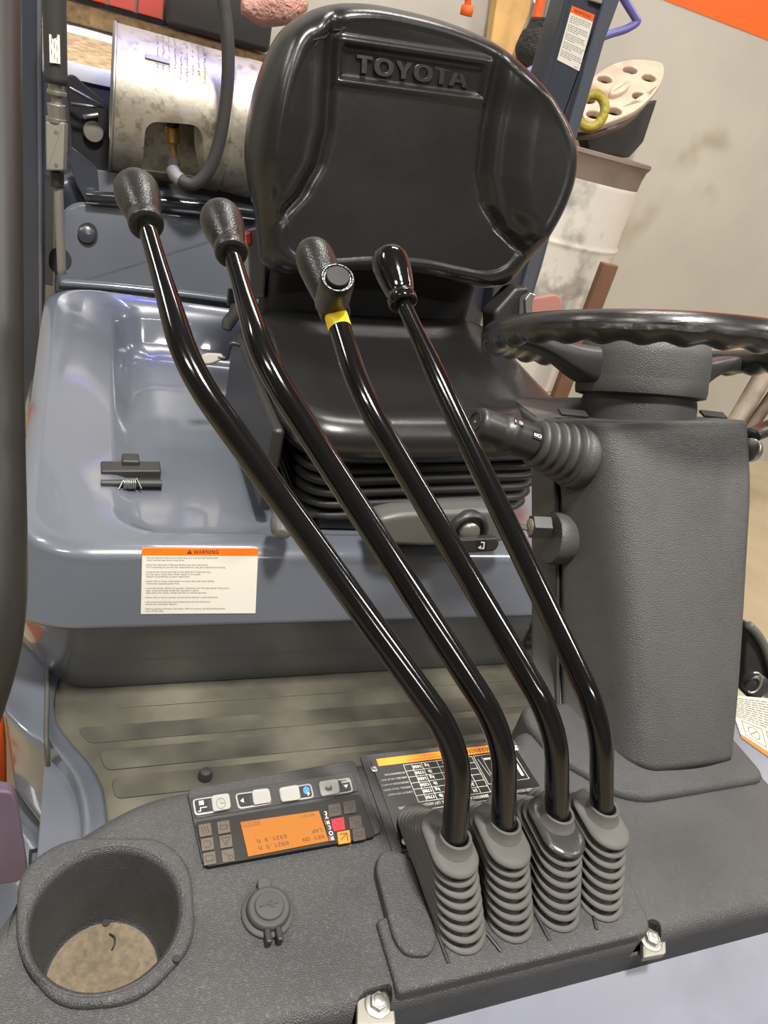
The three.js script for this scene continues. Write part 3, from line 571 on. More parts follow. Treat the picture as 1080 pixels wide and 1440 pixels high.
  button([[391, 1110], [437, 1102], [442, 1122], [395, 1130]], [[391, 1110], [419, 1105], [423, 1126], [395, 1130]], (x) => whiteBg(x), [[[421, 1105], [437, 1102], [441, 1121], [425, 1125]], (x) => { darkBg(x); x.fillStyle = '#3b7fd0'; x.beginPath(); x.arc(64, 74, 42, 0, 6.3); x.fill(); x.fillStyle = '#c4c2bb'; x.beginPath(); x.moveTo(60, 10); x.lineTo(24, 34); x.lineTo(60, 54); x.fill(); }]);
  button([[447, 1101], [492, 1094], [497, 1114], [451, 1122]], [[447, 1101], [474, 1097], [478, 1117], [451, 1122]], (x) => { whiteBg(x); x.beginPath(); x.ellipse(128, 62, 56, 26, 0, 3.14, 6.3); x.fill(); x.fillRect(72, 62, 130, 14); x.fillRect(84, 74, 18, 22); x.fillRect(156, 74, 18, 22); }, [[[476, 1097], [492, 1094], [496, 1113], [480, 1116]], (x) => { darkBg(x); x.font = 'bold 34px sans-serif'; x.fillText('MENU', 12, 116); x.beginPath(); x.moveTo(64, 30); x.lineTo(94, 70); x.lineTo(34, 70); x.fill(); }]);
}
// USB socket with its cap
{
  const c = at(376, 1284, { y: CY }), up = V(0, 1, 0), t = thing('usb_socket', 'round black rubber capped USB socket on the dash panel', 'socket', c);
  part(t, 'flange', U(turned(c, up, [[0.0165, 0], [0.0165, 0.002], [0.0155, 0.003], [0.0125, 0.0034], [0.012, 0.0034]], 40)), M.usb);
  const fu = frame(c.clone().add(V(0, 0.0075, 0)), up);
  const cap = part(t, 'cap', U(turned(c, up, [[0.0135, 0.003], [0.0138, 0.0055], [0.0128, 0.0075], [0.0115, 0.008], [0.0092, 0.0078], [0.009, 0.0088], [0.0083, 0.0094], [0, 0.0096]], 40)), M.usb);
  part(cap, 'pull_tab', slab(frame(c.clone().add(V(0, 0.006, -0.0155)), up), roundPoly([[-0.0042, -0.006], [0.0042, -0.006], [0.0042, 0.005], [-0.0042, 0.005]], 0.004), 0.003, 0.0008), M.usb);
  const um = (a, b) => fu.o.clone().add(V(a, 0.0022, b)), tb = (l) => sweep(l.map((p) => um(...p)), 0.00035, { straight: true, seg: 6 });
  part(cap, 'usb_mark', merge([tb([[-0.0055, 0], [0.0055, 0]]), tb([[-0.002, 0], [0, -0.002], [0.0022, -0.002]]), tb([[-0.0005, 0], [0.001, 0.002], [0.003, 0.002]]), turned(um(-0.0055, 0), up, [[0.0009, 0], [0.0008, 0.0004], [0, 0.0004]], 12)]), M.hose);
  for (const s of [-1, 1]) part(t, 'hinge_lug', rbox(frame(c.clone().add(V(s * 0.0034, 0.0045, 0.0168)), V(0, 1, 0)), 0.0038, 0.009, 0.006, 0.0012), M.smoothBlack);
}
// capacity plate
{
  const c = at(650, 1110, { y: CY }), t = thing('capacity_plate', 'black riveted capacity plate with orange WARNING band between dash and levers', 'plate', c);
  part(t, 'backing', slab(fp, roundPoly([[0.205, 0.262], [0.357, 0.262], [0.348, 0.347], [0.205, 0.347]], 0.003), 0.003, 0.0006, { h: 0.0015 }), M.panel);
  const tx = canvasTex(1536, 900, (x, w, h) => {
    x.fillStyle = '#121110'; x.fillRect(0, 0, w, h); x.fillStyle = '#f28a1a'; x.fillRect(270, 820, 1210, 80);
    const ink = '#d8d4ca'; x.strokeStyle = x.fillStyle = ink; x.lineWidth = 4;
    x.fillStyle = '#2a1a08'; x.font = 'bold 66px sans-serif'; x.fillText('WARNING', 290, 884, 300); x.font = '24px sans-serif'; x.fillText('ALTERATION OR MAINTENANCE COULD RESULT IN', 640, 852); x.fillText('INJURY. TRAINED OPERATORS ONLY.', 640, 884);
    x.fillStyle = ink; x.font = 'bold 40px sans-serif';
    x.strokeRect(60, 60, 1420, 150); x.beginPath(); x.moveTo(60, 110); x.lineTo(1480, 110); x.moveTo(60, 160); x.lineTo(1480, 160); x.moveTo(420, 60); x.lineTo(420, 210); x.stroke();
    x.fillText('MODEL', 80, 100); x.fillText('SERIAL NO.', 80, 150); x.fillText('ATTACHMENT', 80, 202);
    x.fillText('TIRE', 80, 262); x.fillText('FRONT TREAD', 80, 306); x.fillText('960', 420, 306); x.fillText('37.8', 560, 306); x.fillText('7.00-12/5.00', 560, 262); x.fillText('6.00-9/5.00', 900, 262);
    x.strokeRect(60, 225, 1150, 95);
    x.fillText('TRUCK WEIGHT ACCURACY 5%', 80, 380, 380); x.fillText('IDENTIFICATION: MAST', 560, 380, 380); x.font = '34px sans-serif'; x.fillText('MAX. LIFT HEIGHT "C" AS SHOWN', 960, 380, 480);
    x.strokeRect(520, 400, 720, 400); for (let i = 1; i < 6; i++) { x.beginPath(); x.moveTo(520, 400 + i * 66); x.lineTo(1240, 400 + i * 66); x.stroke(); } for (const v of [620, 760, 900, 1060, 1160]) { x.beginPath(); x.moveTo(v, 400); x.lineTo(v, 800); x.stroke(); }
    x.font = 'bold 42px sans-serif'; const N = [['24', '500', 'lb', '1750'], ['24', '600', 'kg', '1700'], ['14', '500', 'lb', '1250'], ['20', '600', 'kg', '1450'], ['24', '500', 'lb', '1750'], ['24', '600', 'kg', '1450']];
    N.forEach((r, i) => { x.fillText(r[0], 640, 450 + i * 66); x.fillText(r[1], 780, 450 + i * 66, 100); x.fillText(r[2], 990, 450 + i * 66); x.fillText(r[3], 1068, 450 + i * 66, 88); });
    x.strokeRect(60, 480, 440, 320); x.fillRect(90, 520, 30, 350); x.fillRect(60, 850, 90, 26); x.fillRect(170, 540, 26, 220); x.fillRect(180, 740, 230, 24); x.beginPath(); x.arc(250, 620, 54, 0, 6.3); x.stroke(); x.beginPath(); x.arc(250, 620, 30, 0, 3.2); x.fill(); x.beginPath(); x.moveTo(420, 540); x.lineTo(420, 780); x.moveTo(440, 560); x.lineTo(470, 760); x.stroke();
    x.font = '24px sans-serif'; ['CAPACITY WITH MAST', 'VERTICAL. TRUCK MEETS', 'SPECIFICATIONS OF PART II', 'ANSI B56.1 AS OF DATE', 'OF MANUFACTURE.'].forEach((s, i) => x.fillText(s, 1255, 520 + i * 52, 260));
  });
  const fq = frame(V(0, CY + 0.0015, 0), V(0, 1, 0));
  part(t, 'print', print(fq, [[0.349, 0.264], [0.212, 0.264], [0.212, 0.341], [0.344, 0.343]], 0.0008, 0.0008), std({ name: 'capacity plate print', map: tx, roughness: 0.35 }));
  for (const [a, b] of [[526, 1082], [570, 1184], [725, 1052]]) part(t, 'rivet', turned(at(a, b, { y: CY + 0.002 }), V(0, 1, 0), [[0.003, 0], [0.0029, 0.0008], [0.0016, 0.0015], [0.0012, 0.0012], [0, 0.001]], 20), M.steel);
}

// ---------- levers and their rubber boots ----------
const ORD = ['leftmost', 'second from the left', 'third from the left', 'rightmost'];
{
  const stadium = (cx, zf, zb, r, y) => {
    const o = [], n = 16, a = zf - r, b = Math.min(zb + r, a - 0.002);        // zf is the front end, zb the rear end
    for (let i = 0; i <= n; i++) { const t = i / n * Math.PI; o.push(V(cx + Math.cos(t) * r, y, a + Math.sin(t) * r)); }
    for (let i = 0; i <= n; i++) { const t = Math.PI + i / n * Math.PI; o.push(V(cx + Math.cos(t) * r, y, b + Math.sin(t) * r)); }
    return o;
  };
  const dustyTop = M.rubber;
  const tops = [[638, 1185], [708, 1165], [783, 1151], [846, 1142]];
  for (let i = 0; i < 4; i++) {
    const x0 = 0.2315 + i * 0.0368, lv = at(tops[i][0], tops[i][1], { y: 1.022 }), x1 = lv.x - 0.001;
    const t = thing('lever_boot', ['dusty ribbed rubber boot of the leftmost lever, beside the raised pad', 'dusty ribbed rubber boot of the second lever from the left', 'ribbed rubber boot with a wet black greasy top, third from the left', 'dusty ribbed rubber boot of the rightmost lever, nearest the steering column'][i], 'rubber boot', V(x0, CY, -0.24), 'ribbed lever boots');
    const rings = [], N = 7, y0 = 0.9735, y1 = 1.0165;
    const ring = (k, off) => stadium(lerp(x0, x1, k), lerp(-0.1855, -0.2125, k) + off, lerp(-0.296, -0.258, k) - off, lerp(0.016, 0.0148, k) + off, lerp(y0, y1, k));
    for (let f = 0; f < N; f++) for (const [q, off] of [[0.0, -0.0075], [0.04, -0.002], [0.16, 0.0009], [0.34, 0.0013], [0.5, 0.0006], [0.56, -0.0006], [0.5, -0.0017], [0.3, -0.0028], [0.06, -0.0045], [0.04, -0.0075], [0.95, -0.0085]]) rings.push(ring((f + q) / N, off));
    part(t, 'bellows', U(loft(rings, { cap0: true, cap1: true })), M.rubber);
    const pr = [], r1 = 0.0145;
    for (const [dy, off] of [[-0.0005, -0.004], [0.0002, 0], [0.0018, 0.0014], [0.0035, 0.001], [0.0048, -0.0012], [0.0052, -0.004], [0.0052, -0.0075]]) pr.push(stadium(x1, -0.2115 + off, -0.2585 - off, r1 + off, y1 + dy));
    const top = part(t, 'top_plate', U(loft(pr, { cap0: true, cap1: true })), i === 2 ? M.wetRubber = std({ name: 'greasy rubber', color: lin(0.035, 0.034, 0.033), roughness: 0.3, map: T.scuff, bumpMap: T.bumps, bumpScale: 0.0006 }) : dustyTop, i === 2 ? 'greasy black top of the boot' : undefined);
    part(t, 'collar', U(turned(V(lv.x, y1 + 0.004, lv.z), V(0, 1, -0.12), [[0.0135, 0], [0.0122, 0.002], [0.0112, 0.005], [0.0108, 0.0075], [0.0098, 0.0082], [0.0088, 0.0076], [0.0086, 0.003]], 32)), M.rubber);
  }
  const L = [
    { b: [638, 1185], p: [648, 1052], q: [266, 522], e: [206, 317], k: [187, 256], z: [-0.236, -0.252, -0.42, -0.52, -0.572] },
    { b: [708, 1165], p: [710, 1034], q: [372, 512], e: [326, 357], k: [306, 296], z: [-0.239, -0.256, -0.43, -0.52, -0.572] },
    { b: [783, 1151], p: [783, 1022], q: [508, 556], e: [472, 443], k: [435, 343], z: [-0.242, -0.258, -0.44, -0.505, -0.572] },
    { b: [846, 1142], p: [846, 1014], q: [634, 572], e: [567, 427], k: [543, 353], z: [-0.242, -0.26, -0.45, -0.525, -0.572] },
  ];
  const LABEL = ['leftmost glossy black lever with the highest grained knob', 'second glossy black lever from the left with a grained knob', 'lever with a push button on its knob and yellow tape below it', 'rightmost glossy black lever with a smooth shiny black knob'];
  L.forEach((l, i) => {
    const P = (a, k) => at(a[0], a[1], { z: l.z[k] });
    const b = at(l.b[0], l.b[1], { y: 1.022 }), p = P(l.p, 1), q = P(l.q, 2), e = P(l.e, 3), kt = P(l.k, 4);
    const low = b.clone().add(b.clone().sub(p).multiplyScalar(0.15));
    const t = thing('control_lever', LABEL[i], 'lever', b, 'hydraulic control levers');
    // rod: dense points so that the upper end can taper
    const pts = bend([low, p, q, e], 0.03, 12), dense = [];
    for (let s = 0; s < pts.length - 1; s++) { const m = pts[s].distanceTo(pts[s + 1]) > 0.02 ? 12 : 1; for (let j = 0; j < m; j++) dense.push(pts[s].clone().lerp(pts[s + 1], j / m)); }
    dense.push(e);
    const total = q.distanceTo(e), taper = i === 2 ? 0 : 0.0022;
    const radii = dense.map((d) => 0.0083 - taper * sstep(total * 0.85, total * 0.15, d.distanceTo(e)));
    part(t, 'rod', sweep(dense, radii, { straight: true, seg: 28 }), M.rod);
    // knob
    const dir = kt.clone().sub(e), len = dir.length(), ax = dir.clone().normalize();
    const side = new THREE.Vector3().crossVectors(ax, V(0, 0, 1)).normalize();
    const prof = [[-0.02, 0.0085], [-0.01, 0.0108], [0.04, 0.0119], [0.1, 0.0119], [0.14, 0.0112], [0.18, 0.0111], [0.26, 0.0122], [0.38, 0.0134], [0.5, 0.0146], [0.6, 0.0153], [0.7, 0.0157], [0.78, 0.0156], [0.85, 0.0148], [0.9, 0.0135], [0.94, 0.0112], [0.965, 0.008], [0.975, 0.0035]];
    const cv = new THREE.CatmullRomCurve3(prof.map((v) => V(v[0], v[1], 0)), false, 'centripetal').getPoints(64);
    const pt = [], rd = [];
    for (const c of cv) { pt.push(e.clone().addScaledVector(ax, c.x * len).addScaledVector(side, 0.0005 * Math.sin(clamp(c.x) * Math.PI))); rd.push(c.y * 0.97); }
    const kn = part(t, 'knob', U(sweep(pt, rd, { straight: true, seg: 36 })), i === 3 ? M.gloss : M.knob, i === 3 ? 'smooth shiny black knob' : undefined);
    if (i === 2) {
      const o = at(466, 428, { z: -0.512 }), c = at(475, 390, { z: -0.492 }), a2 = c.clone().sub(o).normalize();
      const h = o.distanceTo(c);
      part(t, 'button_housing', U(turned(o, a2, [[0, -0.004], [0.011, -0.003], [0.0125, 0], [0.0125, h * 0.8], [0.0122, h * 0.95], [0.0112, h], [0.0105, h], [0.0098, h - 0.0012], [0, h - 0.0012]], 36)), M.knob);
      part(t, 'push_button', turned(o, a2, [[0.0086, h - 0.0012], [0.0086, h + 0.001], [0.0078, h + 0.002], [0.004, h + 0.0014], [0, h + 0.0012]], 30), M.matteBlack);
      part(t, 'tape', sweep([e.clone().lerp(q, 0.19), e.clone().lerp(q, 0.0)], 0.0087, { straight: true, seg: 28, cap: false }), M.yellow, 'yellow tape band');
    }
  });
}

// ---------- steering column ----------
const BF = [at(905, 1092, { y: 0.975 }), at(1040, 1072, { y: 0.975 })];
const TF = [at(851, 602, { z: -0.475 }), at(1057, 597, { z: -0.47 })];
{
  const t = thing('steering_column', 'charcoal textured plastic steering column cover rising behind the levers', 'steering column', V(0.5, 0.96, -0.33));
  const n = BF[1].clone().sub(BF[0]).cross(TF[0].clone().sub(BF[0])).normalize(); if (n.z < 0) n.negate();
  const f = frame(BF[0], n), fp2 = (a, b) => onFrame(f, a, b);
  const FLp = [[905, 1098], [900, 1000], [893, 880], [880, 770], [866, 690], [856, 640], [851, 602]];
  const FRp = [[1036, 1076], [1044, 1000], [1052, 880], [1058, 770], [1062, 690], [1060, 640], [1057, 597]];
  const back = V(-0.018, 0.012, -0.1);
  const BLp = [[784, 1014], [783, 960], [783, 880], [783, 790], [782, 700], [775, 640], [756, 592]];
  const rings = [];
  const N = 28;
  const cur = (l, t2) => { const c = new THREE.CatmullRomCurve3(l.map((p) => V(p[0], p[1], 0)), false, 'centripetal'); const p = c.getPoint(t2); return [p.x, p.y]; };
  const quad = (k) => {
    const fl = fp2(...cur(FLp, k)), fr = fp2(...cur(FRp, k)), bp = cur(BLp, k);
    const r = ray(bp[0], bp[1]);                                                     // left face: stands behind the front corner
    const z = lerp(BF[0].z - 0.075, TF[0].z - 0.085, k), bl = at(bp[0], bp[1], { z });
    const br = fr.clone().add(V(0.0, bl.y - fl.y, bl.z - fl.z)).add(V(-0.004, 0, 0));
    return [fl, fr, br, bl];
  };
  const ringOf = (q, rad, bulge) => {
    const out = [];
    for (let i = 0; i < 4; i++) {
      const p = q[(i + 3) % 4], c = q[i], d = q[(i + 1) % 4], r = rad[i], la = p.distanceTo(c), lb = d.distanceTo(c);
      const a = c.clone().lerp(p, Math.min(r / la, 0.45)), b = c.clone().lerp(d, Math.min(r / lb, 0.45));
      for (let j = 0; j <= 8; j++) { const s = j / 8, u = 1 - s; out.push(a.clone().multiplyScalar(u * u).addScaledVector(c, 2 * u * s).addScaledVector(b, s * s)); }
      const e = q[(i + 2) % 4], rn = rad[(i + 1) % 4], b2 = d.clone().lerp(c, Math.min(rn / lb, 0.45));
      for (let j = 1; j < 12; j++) { const s = j / 12, w = b.clone().lerp(b2, s); if (i === 0) w.addScaledVector(n, bulge * Math.sin(s * Math.PI)); out.push(w); }
    }
    return out;
  };
  for (let i = 0; i <= N; i++) { const k = i / N; rings.push(ringOf(quad(k), [lerp(0.022, 0.03, k), lerp(0.014, 0.012, k), 0.02, 0.012], 0.002)); }
  const topQ = quad(1), cen = topQ.reduce((s, p) => s.add(p), V()).multiplyScalar(0.25);
  const last = rings[rings.length - 1];
  rings.push(last.map((p) => p.clone().lerp(cen, 0.02).add(V(0, 0.003, 0)))); rings.push(last.map((p) => p.clone().lerp(cen, 0.06).add(V(0, 0.0045, 0)))); rings.push(last.map((p) => p.clone().lerp(cen, 0.5).add(V(0, 0.004, 0)))); rings.push(last.map((p) => p.clone().lerp(cen, 0.95).add(V(0, 0.004, 0))));
  const g = loft(rings, { cap0: true, cap1: true });
  part(t, 'cover', U(flipIfInside(g, BF[0].clone().lerp(TF[1], 0.5).add(V(0, 0, -0.04)))), M.column);
  // rear half behind the seam, and the seam itself
  const rear = [];
  for (let i = 0; i <= 16; i++) { const k = i / 16, [fl, fr, br, bl] = quad(k), o = V(0.002, 0.002, -0.004), d = V(0.0, 0, -0.055); rear.push(ringOf([bl.clone().add(o), br.clone().add(o), br.clone().add(d), bl.clone().add(d).add(V(-0.003, 0, 0))], [0.003, 0.003, 0.012, 0.012], 0)); }
  part(t, 'rear_cover', U(flipIfInside(loft(rear, { cap0: true, cap1: true }), quad(0.5)[3].clone().add(V(0.04, 0, -0.03)))), M.column);
  const seam = []; for (let i = 0; i <= 12; i++) { const [fl, , , bl] = quad(i / 12 * 0.95); seam.push(bl.clone().add(V(0.001, 0.0005, -0.001))); }
  part(t, 'seam', sweep(seam, 0.0022, { n: 40, seg: 8 }), M.matteBlack);
  // ignition bulge
  const io = at(772, 756, { z: -0.474 });
  part(t, 'ignition_bulge', U(turned(io, V(1, 0, 0.15), [[0, 0], [0.024, 0.0005], [0.0255, 0.003], [0.0255, 0.008], [0.024, 0.016], [0.02, 0.024], [0.012, 0.032], [0, 0.036]], 40)), M.column);
  for (const [a, b, z] of [[806, 581, -0.54], [1003, 583, -0.53]]) { const c = at(a, b, { z }); part(t, 'cover_clip', rbox(frame(c, V(0, 1, 0.2)), 0.032, 0.01, 0.003, 0.001), M.matteBlack); }
  // key
  const kt = thing('ignition_key', 'metal ignition key sitting in a black hexagonal lock barrel', 'key', at(748, 742, { z: -0.478 }));
  const nb = [at(771, 742, { z: -0.4745 }), at(747, 741, { z: -0.478 })];
  part(kt, 'lock_barrel', sweep(nb, 0.0118, { straight: true, seg: 6 }).toNonIndexed(), M.smoothBlack).geometry.computeVertexNormals();
  part(kt, 'lock_ring', sweep([at(749, 741, { z: -0.478 }), at(744.5, 741, { z: -0.4785 })], 0.008, { straight: true, seg: 24 }), M.dullSteel);
  const kb = at(733, 740, { z: -0.482 }), kf = frame(kb, V(0.25, 1, 0.25));
  part(kt, 'key_blade', rbox(kf, 0.018, 0.0075, 0.002, 0.0006), M.steel);
  // direction stalk
  const P = (a, b, d) => at(a, b, { d });
  const A = [P(806, 640, 0.668), P(784, 634, 0.664), P(764, 628, 0.658), P(748, 622, 0.652), P(706, 606, 0.638), P(668, 594, 0.625)];
  const sk = thing('direction_stalk', 'black stalk switch with a ribbed rubber boot on the left of the column', 'stalk', A[2]);
  const rp = [], rr2 = []; for (let f = 0; f < 5; f++) for (const [q, o] of [[0, -0.003], [0.25, 0.001], [0.5, 0.002], [0.75, 0.001], [0.95, -0.003]]) { const k = (f + q) / 5; rp.push(A[0].clone().lerp(A[3], k)); rr2.push(lerp(0.0285, 0.019, k) + o); }
  part(sk, 'stalk_boot', U(sweep(rp, rr2, { straight: true, seg: 36 })), M.rubber).material = M.stalkRubber = std({ name: 'soft black rubber', color: lin(0.04, 0.039, 0.037), roughness: 0.5 });
  part(sk, 'flange', U(sweep([P(822, 644, 0.675), P(806, 640, 0.668), P(800, 638, 0.6665)], [0.031, 0.0315, 0.029], { straight: true, seg: 40 })), M.column);
  const gp = []; for (let i = 0; i <= 20; i++) gp.push(A[3].clone().lerp(A[5], i / 20));
  const gr = gp.map((_, i) => (i === 0 ? 0.0165 : i < 9 ? 0.0168 : i === 9 ? 0.0178 : i === 10 ? 0.0178 : i === 11 ? 0.0155 : i < 19 ? 0.0142 + 0.0006 * (i - 11) / 8 : i === 19 ? 0.0142 : 0.0125));
  const grip = part(sk, 'grip', sweep(gp, gr, { straight: true, seg: 36 }), M.smoothBlack);
  const ed = A[5].clone().sub(A[3]).normalize(), eo = A[5].clone().addScaledVector(ed, 0.0004);
  part(grip, 'end_ring', turned(eo, ed, [[0.0098, 0], [0.0098, 0.0009], [0.0088, 0.0009], [0.0088, 0]], 30), M.matteBlack);
  part(grip, 'end_dot', turned(eo, ed, [[0.0018, 0], [0.0015, 0.0008], [0, 0.001]], 14), M.greyPlastic);
  for (const [a, b] of [[717, 582], [741, 600]]) {
    const c = P(a, b, 0.617), fm = frame(c, V(-0.1, 0.8, 0.6), V(0.9, 0, 0.3)), tx = canvasTex(64, 64, (x) => { x.fillStyle = '#131313'; x.fillRect(0, 0, 64, 64); x.strokeStyle = '#e8e8e8'; x.lineWidth = 6; x.strokeRect(8, 24, 18, 16); x.beginPath(); x.arc(44, 32, 12, 0, 6.3); x.moveTo(26, 32); x.lineTo(34, 32); x.stroke(); });
    const o = A[3].clone().lerp(A[5], a === 717 ? 0.45 : 0.12), d2 = c.clone().sub(o); d2.addScaledVector(ed, -d2.dot(ed)).normalize();
    const s = o.clone().addScaledVector(d2, 0.0172), f3 = frame(s, d2, ed.clone().negate());
    part(grip, 'lamp_symbol', print(f3, [[-0.005, 0.0035], [0.005, 0.0035], [0.005, -0.0035], [-0.005, -0.0035]], 0.0003, 0.0004), std({ map: tx, roughness: 0.5 }));
  }
}
function flipIfInside(g, inside) {
  const p = g.attributes.position, n = g.attributes.normal, a = V(), b = V(); let s = 0;
  for (let i = 0; i < p.count; i += 3) { a.fromBufferAttribute(p, i).sub(inside); b.fromBufferAttribute(n, i); s += Math.sign(a.dot(b)); }
  return s < 0 ? flip(g) : g;
}
// ---------- steering wheel ----------
{
  const C = at(907, 488, { z: -0.58 }), tilt = 24 * Math.PI / 180, ax = V(-0.01, Math.cos(tilt), -Math.sin(tilt)).normalize();
  const f = frame(C, ax), R = 0.152;
  const t = thing('steering_wheel', 'black steering wheel with finger bumps under its rim', 'steering wheel', C.clone().addScaledVector(ax, -0.1));
  const rings = [], N = 280, S = 20, B = 30;
  for (let i = 0; i < N; i++) {
    const a = i / N * Math.PI * 2, er = f.u.clone().multiplyScalar(Math.cos(a)).addScaledVector(f.v, Math.sin(a)), c = C.clone().addScaledVector(er, R), ring = [];
    for (let j = 0; j < S; j++) { const b = j / S * Math.PI * 2, dn = clamp(-Math.sin(b)), r = 0.0132 + 0.0018 * Math.cos(a * B) * dn + 0.0005; ring.push(c.clone().addScaledVector(er, Math.cos(b) * r).addScaledVector(ax, Math.sin(b) * r)); }
    rings.push(ring);
  }
  rings.push(rings[0].map((p) => p.clone()));
  part(t, 'rim', flipIfInsideRim(loft(rings)), M.rim = phy({ name: 'polished wheel plastic', color: lin(0.012, 0.012, 0.012), roughness: 0.26, clearcoat: 0.3, clearcoatRoughness: 0.2, bumpMap: T.bumps, bumpScale: 0.0002 }));
  function flipIfInsideRim(g) { return g; }
  const hub = (h) => C.clone().addScaledVector(ax, h);
  part(t, 'hub_cover', U(turned(C, ax, [[0, -0.05], [0.058, -0.0505], [0.0635, -0.049], [0.0645, -0.043], [0.064, -0.034], [0.0643, -0.033], [0.0645, -0.012], [0.062, 0.001], [0.056, 0.008], [0.045, 0.011], [0, 0.012]], 56)), M.column);
  part(t, 'hub_neck', U(turned(C, ax, [[0.054, -0.046], [0.0562, -0.055], [0.0568, -0.06], [0.0568, -0.083], [0.055, -0.0855], [0.05, -0.087], [0.048, -0.105], [0, -0.105]], 48)), M.column);
  for (const [deg, w0, w1] of [[172, 0.05, 0.03], [8, 0.05, 0.03], [90, 0.04, 0.028]]) {
    const a = deg * Math.PI / 180, er = f.u.clone().multiplyScalar(Math.cos(a)).addScaledVector(f.v, Math.sin(a)), et = new THREE.Vector3().crossVectors(ax, er), rr = [];
    for (let i = 0; i <= 16; i++) {
      const k = i / 16, r = lerp(0.045, R - 0.004, k), h = lerp(-0.024, -0.004, sstep(0.1, 0.9, k)), w = lerp(w0, w1, sstep(0, 0.7, k)) / 2, th = lerp(0.02, 0.009, sstep(0, 0.7, k)), o = hub(h).addScaledVector(er, r), ring = [];
      for (let j = 0; j < 20; j++) { const b = j / 20 * Math.PI * 2, cx = Math.sign(Math.cos(b)) * Math.pow(Math.abs(Math.cos(b)), 0.5), sx = Math.sign(Math.sin(b)) * Math.pow(Math.abs(Math.sin(b)), 0.5); ring.push(o.clone().addScaledVector(et, cx * w).addScaledVector(ax, sx * th)); }
      rr.push(ring);
    }
    part(t, 'spoke', U(flipIfInside(loft(rr, { cap0: true, cap1: true }), hub(-0.014).addScaledVector(er, 0.11))), M.smoothBlack);
  }
}

